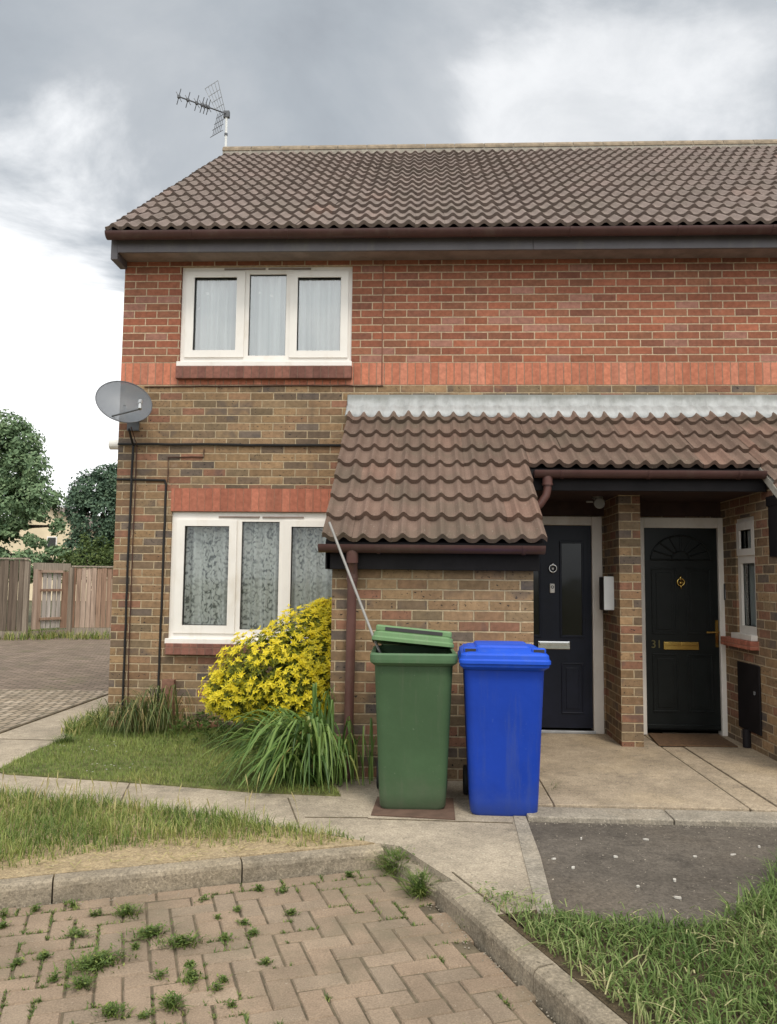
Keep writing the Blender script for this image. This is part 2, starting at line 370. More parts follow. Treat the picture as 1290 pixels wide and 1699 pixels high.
def fencemat(name, a, b, c):
    m, nt, out = nodes_of(name); n = N(nt); p = n.pos(); X, Y, Z = n.xyz(p)
    base = n.ramp(n.attr(), [(0, a), (.5, b), (1, c)])
    g = n.noise(n.vec(n.math('MULTIPLY', X, 22), n.math('MULTIPLY', Y, 22), n.math('MULTIPLY', Z, 1.2)), 1, 5, .7)
    base = n.mix(1.0, base, n.ramp(g, [(.3,.6),(.7,1.35)]), 'MULTIPLY')
    n.bsdf(out, base, .9, n.bump(g, .006), 0, .15); return m
M['fence'] = fencemat('weathered fence board', (.24,.145,.10), (.35,.235,.17), (.47,.36,.29))
M['fence_dark'] = fencemat('dark fence board', (.12,.09,.07), (.165,.13,.10), (.21,.17,.135))
M['fence_pale'] = fencemat('pale fence board', (.36,.31,.27), (.45,.40,.36), (.52,.47,.43))
M['post'] = fencemat('grey fence post', (.26,.215,.17), (.31,.26,.21), (.36,.31,.25))

# ------------------------------------------------------------------ camera
yaw, pit, rol = radians(2.5), radians(4.9), radians(.6)
fw = Vector((-sin(yaw)*cos(pit), cos(yaw)*cos(pit), sin(pit)))
rt = Vector((cos(yaw), sin(yaw), 0)); up = rt.cross(fw)
rt2 = rt*cos(rol) + up*sin(rol); up2 = up*cos(rol) - rt*sin(rol)
cam = bpy.data.cameras.new('camera'); co = bpy.data.objects.new('camera', cam); col.objects.link(co)
co.matrix_world = Matrix(((rt2.x,up2.x,-fw.x,0),(rt2.y,up2.y,-fw.y,-7.87),(rt2.z,up2.z,-fw.z,1.47),(0,0,0,1)))
cam.sensor_fit = 'HORIZONTAL'; cam.sensor_width = 36; cam.lens = 36*1330/1290; cam.clip_end = 2000; cam.clip_start = .05
scene.camera = co

# ------------------------------------------------------------------ sky and sun
SUN_EL, SUN_AZ = radians(56), radians(160)       # azimuth clockwise from +Y: behind the camera, to the right
wd = bpy.data.worlds.new('World'); scene.world = wd; wd.use_nodes = True
nt = wd.node_tree; nt.nodes.clear(); n = N(nt)
out = n.new('ShaderNodeOutputWorld'); bg = n.new('ShaderNodeBackground'); nt.links.new(bg.outputs[0], out.inputs[0])
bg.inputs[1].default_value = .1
sky = n.new('ShaderNodeTexSky', sky_type='NISHITA'); sky.sun_disc = False; sky.sun_elevation = SUN_EL; sky.sun_rotation = SUN_AZ
gen = n.new('ShaderNodeTexCoord').outputs['Generated']
nv = n.new('ShaderNodeVectorMath', operation='NORMALIZE'); n.put(nv.inputs[0], gen); D = nv.outputs[0]
X, Y, Z = n.xyz(D)
zz = n.math('ADD', n.math('MAXIMUM', Z, 0.0), .22)
cp = n.vec(n.math('DIVIDE', X, zz), n.math('DIVIDE', Y, zz), 4.3)
c1 = n.noise(cp, 2.1, 10, .57, .35); c2 = n.noise(cp, .55, 4, .5)
cl = n.math('ADD', n.math('MULTIPLY', c1, .70), n.math('MULTIPLY', c2, .34))
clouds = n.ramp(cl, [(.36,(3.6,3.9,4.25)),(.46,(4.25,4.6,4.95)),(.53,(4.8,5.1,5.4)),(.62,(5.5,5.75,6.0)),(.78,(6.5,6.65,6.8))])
def glow(vec, a, b, k=.12):
    d = Vector(vec).normalized()
    dp = n.new('ShaderNodeVectorMath', operation='DOT_PRODUCT'); n.put(dp.inputs[0], D); dp.inputs[1].default_value = d
    e = n.math('ADD', dp.outputs['Value'], n.math('MULTIPLY', n.math('SUBTRACT', c1, .5), k))
    return n.step(e, a, b)
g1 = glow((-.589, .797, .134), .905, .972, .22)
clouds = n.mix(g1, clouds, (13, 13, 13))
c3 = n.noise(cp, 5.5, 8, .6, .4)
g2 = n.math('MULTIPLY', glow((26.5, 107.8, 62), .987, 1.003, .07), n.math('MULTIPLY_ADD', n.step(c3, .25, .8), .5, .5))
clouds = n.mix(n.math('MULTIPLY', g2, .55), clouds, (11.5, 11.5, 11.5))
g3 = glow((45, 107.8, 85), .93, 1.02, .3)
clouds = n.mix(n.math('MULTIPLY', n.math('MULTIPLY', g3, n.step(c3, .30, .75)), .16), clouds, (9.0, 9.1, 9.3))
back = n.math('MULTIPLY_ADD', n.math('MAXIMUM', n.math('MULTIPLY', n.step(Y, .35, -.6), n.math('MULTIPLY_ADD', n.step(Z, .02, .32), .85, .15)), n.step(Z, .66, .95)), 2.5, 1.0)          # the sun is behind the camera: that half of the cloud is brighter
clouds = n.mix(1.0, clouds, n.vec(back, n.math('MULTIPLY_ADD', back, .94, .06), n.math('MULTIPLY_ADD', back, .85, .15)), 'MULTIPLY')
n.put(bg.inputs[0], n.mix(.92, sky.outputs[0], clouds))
sl = bpy.data.lights.new('sun', 'SUN'); sl.energy = 1.5; sl.angle = radians(12); sl.color = (1, .92, .80)
so = bpy.data.objects.new('sun', sl); col.objects.link(so)
sd = Vector((sin(SUN_AZ)*cos(SUN_EL), cos(SUN_AZ)*cos(SUN_EL), sin(SUN_EL)))
so.rotation_euler = sd.to_track_quat('Z', 'Y').to_euler(); so.location = sd*40
scene.view_settings.view_transform = 'Standard'; scene.view_settings.look = 'None'; scene.view_settings.exposure = .2; scene.view_settings.gamma = 1

# ------------------------------------------------------------------ ground
from mathutils import noise as mn
b = MB(); b.quad((-400,-300,-.135),(400,-300,-.135),(400,600,-.135),(-400,600,-.135)); structure(b.build('ground', M['ground']))
KL0, KL1, KC, KR1 = (-9,-6.62), (-.2,-3.315), (.075,-3.80), (1.72,-7.70)
def off(p, q, d):
    dx, dy = q[0]-p[0], q[1]-p[1]; l = sqrt(dx*dx+dy*dy); return (-dy/l*d, dx/l*d)
# path sheet lies behind the kerbs
b = MB(); b.prism([(-9.03,-6.535),(-.232,-3.231),(-.12,-3.27),(.158,-3.765),(.53,-4.64),(.585,-4.09),(.575,-2.6),(.85,-2.5),(.85,-1.7),(-.72,-1.7),(-.72,.1),(-3.06,.1),(-3.06,12),(-3.95,12),(-3.97,-.6),(-4.6,-2.2),(-9,-2.2)], -.12, 0)
structure(b.build('path', M['path']))
b = MB()
for p, q in [((-3.96,-.6),(-3.1,-.62)), ((-2.1,-2.03),(-1.96,-2.62)), ((-.9,-2.35),(-.72,-3.0)), ((-.33,-2.78),(.56,-2.80)), ((.16,-3.66),(.51,-4.46)), ((-.72,-2.78),(-.33,-2.76))]:
    ox, oy = off(p, q, .004)
    b.prism([(p[0]-ox,p[1]-oy),(q[0]-ox,q[1]-oy),(q[0]+ox,q[1]+oy),(p[0]+ox,p[1]+oy)], -.01, .004)
structure(b.build('path_joint', M['joint_soil']))
b = MB(); b.prism([(-3.985,-1.4),(-3.96,12),(-3.93,12),(-3.955,-1.4)], -.05, .012); structure(b.build('path_edging', M['joint_soil']))
b = MB(); b.prism([(-14,-2.2),(-4.6,-2.2),(-3.99,-.6),(-3.965,2.6),(-14,2.4)], -.12, -.003); structure(b.build('driveway', M['drive']))
b = MB(); b.prism([(-20,2.4),(-3.965,2.6),(-3.96,14),(-20,14)], -.12, -.006); structure(b.build('driveway_far_paving', M['drive_far']))
b = MB(); b.prism([(.578,-2.66),(.655,-2.66),(.64,-3.4),(.597,-4.15),(.52,-4.15),(.548,-3.4)], -.1, .006); structure(b.build('edging_strip', M['edging']))
b = MB(); b.prism([(.60,-2.74),(9,-2.74),(9,-7),(1.75,-7),(.60,-4.5)], -.12, -.006); structure(b.build('tarmac', M['tarmac']))
# porch floor
b = MB(); b.box(.86,2.10,-2.50,.12,-.12,.04); b.box(2.115,2.30,-2.50,.12,-.12,.036); b.box(2.312,2.9,-2.50,.12,-.12,.041); b.box(.72,.855,-2.50,-1.78,-.12,.038); b.box(2.9,5,-2.5,-1.8,-.12,.04)
structure(b.build('porch_floor', M['slab'], bevel=.006))
b = MB()
for x0, x1 in ((.66,1.55),(1.557,2.46),(2.467,3.4),(3.407,4.4),(4.407,5.4)): b.box(x0,x1,-2.735,-2.508,-.12,.026)
structure(b.build('porch_edging', M['edging'], bevel=.008))
# kerb stones
b = MB()
def kerb(p, q, stone=.915, first=0.0, drop=0.0):
    dx, dy = q[0]-p[0], q[1]-p[1]; l = sqrt(dx*dx+dy*dy); ux, uy = dx/l, dy/l; nx, ny = -uy, ux
    t = -first
    while t < l - .01:
        a, e = max(t, 0)+.004, min(t+stone, l)-.004
        if e > a+.02:
            dz = drop + R.uniform(-.004,.004); rings = []
            k = max(2, int((e-a)/.06))
            for i in range(k+1):
                s = a + (e-a)*i/k; g = R.uniform(-.0025,.0025); h = R.uniform(-.003,.003)
                rings.append([(p[0]+ux*s+nx*w, p[1]+uy*s+ny*w, z) for w, z in ((0+g,-.2),(.002+g,-.03+dz),(.009+g,-.011+dz+h),(.024+g,-.001+dz+h),(.098,.002+dz),(.098,-.2))])
            b.loft(rings, True, R.random())
        t += stone
kerb(KL0, KL1, .915, .53); kerb(KL1, KC, .34, .0, -.04); kerb(KC, KR1, .915, 0)
ko = b.build('kerb', M['kerb'], smooth=False); structure(ko)

# road of herringbone pavers
def inside_road(x, y):
    # below both kerb lines
    def side(p, q): return (q[0]-p[0])*(y-p[1]) - (q[1]-p[1])*(x-p[0])
    return side(KL0, KL1) < 0 and side(KL1, KC) < 0.0 and side(KC, KR1) < 0
b = MB()
ang = math.atan2(KL1[1]-KL0[1], KL1[0]-KL0[0]); ca, sa = cos(ang), sin(ang)
PW, PL = .105, .21
def paver(u, v, lu, lv):
    j = .0024
    jit = [R.uniform(-.0035,.0035) for _ in range(5)]; tilt = R.uniform(-.0014,.0014); tv = R.uniform(-.0014,.0014)
    u0, u1, v0, v1 = u+j+jit[0]*.5, u+lu-j+jit[1]*.5, v+j+jit[2]*.5, v+lv-j+jit[3]*.5
    cu, cv = (u0+u1)/2, (v0+v1)/2
    cx, cy = KL1[0]+cu*ca-cv*sa, KL1[1]+cu*sa+cv*ca
    if not inside_road(cx, cy): return
    e = .006; r = R.random(); z = -.1 + jit[4]*.8
    vs = []
    for (zz, ins) in ((-.13, 0), (-.009, 0), (0, e)):
        for (uu, vv) in ((u0+ins,v0+ins),(u1-ins,v0+ins),(u1-ins,v1-ins),(u0+ins,v1-ins)):
            hz = (z+zz + tilt*(uu-cu)/.1 + tv*(vv-cv)/.1) if zz > -.1 else -.13
            vs.append((KL1[0]+uu*ca-vv*sa, KL1[1]+uu*sa+vv*ca, hz))
    fs = [(8,9,10,11)]
    for k in (0, 4):
        for i in range(4): fs.append((k+i, k+(i+1)%4, k+4+(i+1)%4, k+4+i))
    b.add(vs, fs, r)
    for _ in range(10):                                             # moss and seedlings in the joints
        if cx < -2.6 or cy < -6.3: break
        t = R.random(); uu, vv = R.choice([(u+lu*t, v), (u, v+lv*t)]); x, y = KL1[0]+uu*ca-vv*sa, KL1[1]+uu*sa+vv*ca
        g = mn.noise(Vector((x*1.4, y*1.4, 3.3))) + .55*mn.noise(Vector((x*5, y*5, 7.1)))
        if g < .34 - .36*max(0, min(1, (-.35-x)/.6)): continue
        for _k in range(R.randint(4, 10)):
            a = R.uniform(0, 6.28); h = R.uniform(.006,.02); w = R.uniform(.004,.008); px, py = x+R.gauss(0,.006), y+R.gauss(0,.006)
            moss.add([(px-sin(a)*w/2, py+cos(a)*w/2, -.105), (px+sin(a)*w/2, py-cos(a)*w/2, -.105), (px+cos(a)*h, py+sin(a)*h, -.1+h*R.uniform(.2,.8))], [(0,1,2)], R.random())
moss = MB()
for i in range(-22, 12): paver(i*PL+.05, -PW-.012, PL, PW)      # stretcher course along the kerb
V0 = -PW*2-.02
for i in range(-40, 40):
    for j in range(-10, 40):
        # 90-degree herringbone: a stair of horizontal and vertical blocks
        hu = (i + j*1)*PW*1.0; 
        k = (i - j) % 4
        u = i*PW; v = V0 - j*PW
        if u < -4.6 or u > 2.2 or v < -4.3 or v > V0+.01: continue
        if k == 0: paver(u, v, PL, PW)
        if k == 2: paver(u, v, PW, PL if v+PL < -.02 else PW)
ro = b.build('road', M['paver']); structure(ro)
stuff(moss.build('joint_moss', M['weed']))
b = MB(); b.prism([(-9,-6.7),(-.2,-3.36),(.03,-3.7),(.075,-3.85),(1.7,-7.75),(1.7,-12),(-9,-12)], -.13, -.1065); structure(b.build('road_bed', M['joint_soil']))

# ------------------------------------------------------------------ grass helpers
def blade(b, x, y, z, h, w, ang, lean, r, curl=1.0, seg=2):
    dx, dy = cos(ang), sin(ang); sx, sy = -dy*w/2, dx*w/2
    vs = []
    for i in range(seg):
        t = i/seg; k = lean*h*t**(1+curl); zz = h*t*(1-.35*lean*t); q = 1-.35*t
        vs += [(x+dx*k-sx*q, y+dy*k-sy*q, z+zz), (x+dx*k+sx*q, y+dy*k+sy*q, z+zz)]
    k = lean*h; vs.append((x+dx*k, y+dy*k, z+h*(1-.35*lean)))
    fs = [(2*i, 2*i+1, 2*i+3, 2*i+2) for i in range(seg-1)] + [(2*seg-2, 2*seg-1, 2*seg)]
    b.add(vs, fs, r)
def inpoly(x, y, P):
    c = False; j = len(P)-1
    for i in range(len(P)):
        if (P[i][1] > y) != (P[j][1] > y) and x < (P[j][0]-P[i][0])*(y-P[i][1])/(P[j][1]-P[i][1])+P[i][0]: c = not c
        j = i
    return c
from mathutils import noise as mn
def nz(x, y, s, o=0.0): return mn.noise(Vector((x*s, y*s, o)))
def scatter(b, P, count, fn):
    xs = [p[0] for p in P]; ys = [p[1] for p in P]; k = 0; tries = 0
    while k < count and tries < count*20:
        tries += 1
        x = R.uniform(min(xs), max(xs)); y = R.uniform(min(ys), max(ys))
        if inpoly(x, y, P) and fn(b, x, y): k += 1

# lawn patch under the window
LAWN = [(-3.22,-1.80),(-3.27,-1.05),(-3.24,-.62),(-3.30,.02),(-.69,.02),(-.69,-1.78),(-.55,-2.28),(-1.15,-2.24),(-1.7,-2.12),(-2.17,-2.03),(-2.65,-1.95),(-3.10,-1.88)]
b = MB(); b.prism(LAWN, -.05, .008); structure(b.build('lawn_soil', M['turf']))
def fl(b, x, y):
    d = nz(x, y, 2.2); h = R.uniform(.022,.05)*(1+.5*d)*(1.4 if y > -.5 else 1)
    blade(b, x, y, .005, h, .0055, R.uniform(0,6.28), R.uniform(.2,.9), min(1,max(0,.45+.5*d+R.uniform(-.3,.3))), 1, 1); return True
b = MB(); scatter(b, LAWN, 26000, fl); stuff(b.build('lawn_grass', M['lawn']))

VERGE = [(-7,-4.3),(-2.85,-2.47),(-2.15,-2.60),(-1.51,-2.76),(-.9,-2.98),(-.33,-3.21),(-.26,-3.242),(-9.03,-6.535)]
b = MB(); b.prism(VERGE, -.05, .005); structure(b.build('verge_soil', M['sand']))
def fv(b, x, y):
    # distance above the kerb line
    t = ((KL1[0]-KL0[0])*(y-KL0[1]) - (KL1[1]-KL0[1])*(x-KL0[0]))/sqrt((KL1[0]-KL0[0])**2+(KL1[1]-KL0[1])**2) - .10
    bare = .30*max(0, 1-((x+1.45)/.85)**2) if -2.3 < x < -.6 else 0.02
    bare *= .75 + .5*nz(x, y, 3.0, 5)
    if t < bare: return False
    if t < bare+.10 and R.random() < .45: return False
    d = nz(x, y, 2.6, 2); e = nz(x, y, 6, 9)
    dry = .35+.45*d+.2*e
    h = R.uniform(.05,.13)*(1+.35*e)*(.6 if t < bare+.1 else 1)*(.75 if x > -.9 else 1)
    blade(b, x, y, 0, h, .0055, R.uniform(0,6.28), R.uniform(.25,1.0), min(1,max(0,dry+R.uniform(-.25,.35))), 1, 2); return True
b = MB(); scatter(b, [(-4.2,-4.9),(-4.2,-3.05),(-2.85,-2.42),(-2.15,-2.56),(-1.51,-2.73),(-.9,-2.95),(-.28,-3.20)], 15000, fv)
for i in range(2600):
    x, y = R.uniform(-3.6,-.4), R.uniform(-4.2,-2.5)
    t = ((KL1[0]-KL0[0])*(y-KL0[1]) - (KL1[1]-KL0[1])*(x-KL0[0]))/sqrt((KL1[0]-KL0[0])**2+(KL1[1]-KL0[1])**2) - .10
    if t < .02 or not inpoly(x, y, VERGE): continue
    a = R.uniform(0,6.28); l = R.uniform(.03,.11); w = .0022; z = R.uniform(.006,.04)
    b.add([(x-sin(a)*w, y+cos(a)*w, z), (x+sin(a)*w, y-cos(a)*w, z), (x+cos(a)*l, y+sin(a)*l, max(.006, z*R.uniform(.2,1.2)))], [(0,1,2)], R.uniform(.72,1))
for i in range(46):                                                 # seed heads
    x = R.uniform(-3.0,-.7); y = -2.9 - (-2.4-x)*.25*0 + R.uniform(-.35,.25)
    h = R.uniform(.15,.27); a = R.uniform(0,6.28); k = R.uniform(.02,.06); q = .80+R.random()*.2
    pts = [(x+cos(a)*k*t*t, y+sin(a)*k*t*t, h*t) for t in (0,.35,.7,1)]
    b.tube(pts, [.0012,.0012,.0012,.001], 4, q); b.tube([pts[2], tuple((pts[2][c]+pts[3][c])/2 for c in range(3)), pts[3]], [.0015,.0042,.001], 5, q)
stuff(b.build('verge_grass', M['grass']))

RG = [(.235,-3.90),(.40,-3.93),(.53,-3.98),(.60,-4.08),(.79,-4.19),(1.05,-4.21),(1.32,-4.14),(1.60,-3.85),(1.85,-3.55),(2.6,-3.3),(3.2,-3.2),(3.2,-5.6),(.98,-5.6)]
b = MB(); b.prism([(.34,-4.17),(.53,-4.1),(.62,-4.12),(.79,-4.24),(1.05,-4.26),(1.32,-4.2),(1.78,-3.7),(2.6,-3.35),(4,-3.2),(4,-8),(1.95,-8)], -.05, .004); structure(b.build('grass_bank_soil', M['soil']))
def fr(b, x, y):
    t = ((KR1[0]-KC[0])*(y-KC[1]) - (KR1[1]-KC[1])*(x-KC[0]))/sqrt((KR1[0]-KC[0])**2+(KR1[1]-KC[1])**2) - .10
    if t < 0.0 + .02*R.random(): return False
    d = nz(x, y, 2.4, 4); e = nz(x, y, 7, 3)
    tall = 1 + .8*max(0, min(1, (x-1.25)/.5)); edge = .5 if (y > -4.22 and x < 1.35) else 1
    if edge < 1 and R.random() < .35: return False
    h = R.uniform(.035,.10)*(1+.4*e)*tall*edge
    dry = .44+.40*d+.22*e + (.2 if t < .10 else 0)
    blade(b, x, y, 0, h, .0065, R.uniform(0,6.28), R.uniform(.3,1.25), min(1,max(0,dry-.05+R.uniform(-.28,.32))), R.uniform(.5,1.4), 3); return True
def ground_leaf(b, x, y, z, r):
    d = R.uniform(0,6.28); l = R.uniform(.010,.02); t = Vector((cos(d), sin(d), R.uniform(-.2,.5))).normalized(); q = Vector((-sin(d), cos(d), R.uniform(-.3,.3))); p = Vector((x, y, z))
    b.add([tuple(p), tuple(p+t*l*.5-q*l*.35), tuple(p+t*l), tuple(p+t*l*.5+q*l*.35)], [(0,1,2,3)], r)
def thatch(b, x, y, r):
    a = R.uniform(0,6.28); l = R.uniform(.05,.16); w = R.uniform(.0015,.003); c = R.uniform(-.4,.4); z = R.uniform(.015,.07)
    pts = [(x+cos(a+c*t)*l*t, y+sin(a+c*t)*l*t, max(.008, z*(1-.6*t)+.02*sin(3*t))) for t in (0,.33,.66,1)]
    vs = []
    for px, py, pz in pts: vs += [(px-sin(a)*w, py+cos(a)*w, pz), (px+sin(a)*w, py-cos(a)*w, pz)]
    b.add(vs, [(0,1,3,2),(2,3,5,4),(4,5,7,6)], r)
def fm(b, x, y):
    t = ((KR1[0]-KC[0])*(y-KC[1]) - (KR1[1]-KC[1])*(x-KC[0]))/sqrt((KR1[0]-KC[0])**2+(KR1[1]-KC[1])**2) - .10
    if t < .01: return False
    if nz(x, y, 3.1, 12) > .05:
        for _ in range(3): ground_leaf(b, x+R.gauss(0,.012), y+R.gauss(0,.012), R.uniform(.02,.06), R.uniform(.1,.6))
    if R.random() < .28: thatch(b, x, y, R.uniform(.62,.97))
    return True
b = MB(); scatter(b, RG, 17000, fr); scatter(b, RG, 3800, fm); stuff(b.build('bank_grass', M['grass_dark']))

# weeds at the far fence and along the gable
b = MB()
def ff(b, x, y):
    if nz(x, y, 1.2, 8) < -.1: return False
    blade(b, x, y, -.01, R.uniform(.08,.3), .02, R.uniform(0,6.28), R.uniform(.2,1), R.random()*.9); return True
scatter(b, [(-13,12.2),(-9.6,10.5),(-7,11.4),(-6,12.6),(-6,13.6),(-13,13.6)], 2600, ff)
def fg(b, x, y):
    if nz(x, y, 2.5, 1) < -.15: return False
    blade(b, x, y, 0, R.uniform(.04,.2), .012, R.uniform(0,6.28), R.uniform(.2,1), R.random()*.9); return True
scatter(b, [(-3.45,-.25),(-3.35,1.2),(-3.09,3),(-3.09,0),(-3.2,-.5)], 1400, fg)
stuff(b.build('fence_foot_weeds', M['grass']))

# daisies in the lawn
b = MB()
for cx, cy, k in ((-2.55,-1.15,9),(-2.3,-1.75,12),(-1.35,-1.4,7),(-2.9,-1.0,5)):
    for i in range(k):
        x, y = R.gauss(cx,.13), R.gauss(cy,.10)
        b.add([(x+.007*cos(t*pi/3), y+.007*sin(t*pi/3), .05) for t in range(6)], [tuple(range(6))], 1)
stuff(b.build('lawn_daisies', M['petal']))

# weed tufts between the pavers
def tuft(x, y, z, rad, count, h, name, label, cat, group=None, mat='weed', w=.007, ex=1.0, rot=0.0):
    b = MB()
    for i in range(count):
        a = R.uniform(0,6.28); q = rad*min(1.3, abs(R.gauss(0,.55))); qx, qy = q*cos(a)*ex, q*sin(a)
        px, py = x+qx*cos(rot)-qy*sin(rot), y+qx*sin(rot)+qy*cos(rot)
        if mat == 'weed' and R.random() < .6:
            l = R.uniform(.010,.022); e = R.uniform(.1,.75)*h; d = R.uniform(0,6.28)
            t = Vector((cos(d), sin(d), R.uniform(-.1,.7))).normalized(); s_ = Vector((-sin(d), cos(d), R.uniform(-.3,.3))); p = Vector((px, py, z+.002+e))
            b.add([tuple(p), tuple(p+t*l*.5-s_*l*.24), tuple(p+t*l), tuple(p+t*l*.5+s_*l*.24)], [(0,1,2,3)], min(1,max(0,R.gauss(.45,.25))))
        else:
            blade(b, px, py, z, R.uniform(.4,1.1)*h, w*R.uniform(.5,1), a+R.uniform(-.9,.9), R.uniform(.5,1.6), min(1,max(0,R.gauss(.5,.25))), .8, 2)
    return tag(recentre(b.build(name, M[mat])), label, cat, group)
def groundpt(px, py, Z):
    d = Matrix((rt2, -up2, fw)).transposed() @ Vector(((px-645)/1330, (py-849.5)/1330, 1)); t = (Z-1.47)/d.z
    return d.x*t, -7.87+d.y*t
big = [((212,1518),.05,260,.05,1.5,.2,'bushy weed tuft in the paving just below the pale kerb joint'),
       ((160,1603),.095,900,.05,1.3,.9,'widest weed patch sprawling over the brick paving'),
       ((248,1553),.06,420,.045,1.5,.6,'weed patch in the paving between the widest patch and the kerb'),
       ((300,1568),.055,380,.045,1.8,.3,'yellowish grassy weed patch right of the paving weed cluster'),
       ((135,1638),.04,170,.045,1.0,0,'weed tuft at the lower left end of the widest patch'),
       ((285,1672),.04,220,.05,1.0,0,'upright weed tuft alone near the bottom edge of the paving'),
       ((185,1685),.04,180,.04,1.3,0,'low weed tuft at the very bottom of the paving'),
       ((318,1625),.035,240,.035,2.4,1.9,'dark weed strip along a paver joint below the yellowish patch'),
       ((130,1555),.035,140,.035,1.5,0,'lone weed tuft left of the widest patch in the paving')]
for (px, py), rad, k, h, ex, rt_, lab in big:
    x, y = groundpt(px, py, -.1); tuft(x, y, -.1, rad, k, h, 'paving_weed', lab, 'weed', 'weed patches in the brick paving', ex=ex, rot=rt_)
for px, py in ((340,1495),(395,1512),(362,1525),(405,1535),(485,1518),(375,1560),(5,1540),(75,1590),(90,1628),(470,1480),(420,1552),(315,1605),(225,1575),(360,1645),(385,1672),(60,1512),(580,1455),(440,1600),(265,1622),(5,1520),(120,1505),(430,1478),(30,1600),(155,1520),(370,1630),(240,1690)):
    x, y = groundpt(px, py, -.1); tuft(x, y, -.1, R.uniform(.015,.032), R.randint(50,120), R.uniform(.02,.035), 'paving_weed', 'small green weed sprouting from a joint of the brick paving', 'weed', 'small weeds in the paving joints', ex=R.uniform(1,1.8), rot=R.uniform(0,3))
for px, py, rad, k, h, lab in ((385,1452,.055,160,.10,'grass tuft hanging over the middle kerb stone of the left kerb'),(660,1444,.085,700,.15,'leafy weed clump in the gap where the two kerbs meet'),(700,1482,.06,520,.14,'weed clump at the end of the right kerb'),(780,1535,.045,120,.07,'weed growing against the face of the right kerb')):
    x, y = groundpt(px, py, -.09); tuft(x, y, -.1, rad, k, h, 'kerb_weed', lab, 'weed', 'weeds along the kerbs')
tuft(-3.17,-.72,0,.09,500,.10,'leafy_weed','dark leafy weed on the lawn edge by the concrete path','weed')
x, y = groundpt(915, 1318, 0)
tuft(x, y, .0, .05, 22, .13, 'dry_weed', 'straw coloured weed beside the foot of the blue bin', 'weed', None, 'strap_dry', .004)
x, y = groundpt(850, 1350, 0)
tuft(x, y, .0, .03, 16, .12, 'dry_grass_stalk', 'bleached dry grass stalks in front of the blue bin', 'weed', None, 'strap_dry', .004)
for i, (x, y) in enumerate([(.71,-3.414),(.922,-3.066),(1.297,-3.048),(1.048,-3.361),(1.483,-3.319),(1.702,-3.274),(1.261,-3.686),(1.056,-3.779),(1.206,-3.91),(1.9,-3.135),(1.475,-3.95),(.788,-3.544)]):
    b = MB(); a = R.uniform(0,3); l = R.uniform(.009,.02); w = R.uniform(.005,.011)
    pts = []
    for k in range(7):
        t = 2*pi*k/7; q = R.uniform(.7,1.1); u, v = cos(t)*l*q, sin(t)*w*q
        pts.append((x+u*cos(a)-v*sin(a), y+u*sin(a)+v*cos(a)))
    b.prism(pts, -.004, .002+R.uniform(0,.005)); tag(recentre(b.build('paper_scrap', M['petal'])), 'tiny pale scrap lying on the dark tarmac', 'litter', 'pale scraps on the tarmac')

b = MB()
def pebble(x, y, z, q):
    n_ = 5; a0 = R.uniform(0,6.28); top = (x+R.uniform(-.2,.2)*q, y+R.uniform(-.2,.2)*q, z+q*R.uniform(.5,.9))
    vs = [(x+q*R.uniform(.6,1)*cos(a0+2*pi*k/n_), y+q*R.uniform(.6,1)*sin(a0+2*pi*k/n_), z) for k in range(n_)]+[top]
    b.add(vs, [(k,(k+1)%n_,n_) for k in range(n_)], R.random())
for i in range(700):
    t = R.random()
    k = i % 7
    if k < 2: x, y, z = R.uniform(.63,2.6), R.uniform(-4.2,-2.76), -.006
    elif k == 2: x, y, z = R.uniform(.66,2.4), -2.75-abs(R.gauss(0,.025)), -.006
    elif k == 3: x, y, z = -.25+t*.85, -2.9-R.random()*.5-t*.7, 0
    elif k == 4: x, y, z = KC[0]+.39*t*1.3-abs(R.gauss(0,.03))-.01, KC[1]-.92*t*1.3, -.1
    elif k == 5: x, y, z = KL1[0]-t*2.1+R.uniform(0,.02), KL1[1]-t*2.1*.376-.01-abs(R.gauss(0,.03)), -.1
    else: x, y, z = R.uniform(-3.5,.5), R.uniform(-2.6,-2.3), 0
    if k == 3 and not inpoly(x, y, [(-.1,-3.25),(.16,-3.76),(.5,-4.5),(.56,-3.4),(.55,-2.8),(-.3,-2.85)]): continue
    pebble(x, y, z, R.uniform(.0025,.0065))
stuff(b.build('grit', M['edging']))

# ------------------------------------------------------------------ the house
H = thing('terraced_house', 'brick terraced house end with tiled roof and lean-to porch over two black doors', 'house')
def wall(b, x0, x1, z0, z1, y, holes, depth=.1):
    xs = sorted({x0, x1, *[h[0] for h in holes], *[h[1] for h in holes]}); zs = sorted({z0, z1, *[h[2] for h in holes], *[h[3] for h in holes]})
    xs = [x for x in xs if x0 <= x <= x1]; zs = [z for z in zs if z0 <= z <= z1]
    for i in range(len(xs)-1):
        for j in range(len(zs)-1):
            cx, cz = (xs[i]+xs[i+1])/2, (zs[j]+zs[j+1])/2
            if any(h[0] < cx < h[1] and h[2] < cz < h[3] for h in holes): continue
            b.quad((xs[i],y,zs[j]),(xs[i+1],y,zs[j]),(xs[i+1],y,zs[j+1]),(xs[i],y,zs[j+1]))
    for a, c, d, e in holes:
        d2, e2 = max(d, z0), min(e, z1)
        if d2 >= e2: continue
        b.quad((a,y,d2),(a,y,e2),(a,y+depth,e2),(a,y+depth,d2)); b.quad((c,y,d2),(c,y+depth,d2),(c,y+depth,e2),(c,y,e2))
        if z0 <= d < z1: b.quad((a,y,d),(a,y+depth,d),(c,y+depth,d),(c,y,d))
        if z0 < e <= z1: b.quad((a,y,e),(c,y,e),(c,y+depth,e),(a,y+depth,e))
XR = 8.0
W2 = (-2.51,-.735,.845,2.137); W1 = (-2.49,-.735,3.61,4.655)
D1 = (.74,1.735,.035,2.115); D2 = (2.07,2.905,.035,2.11)
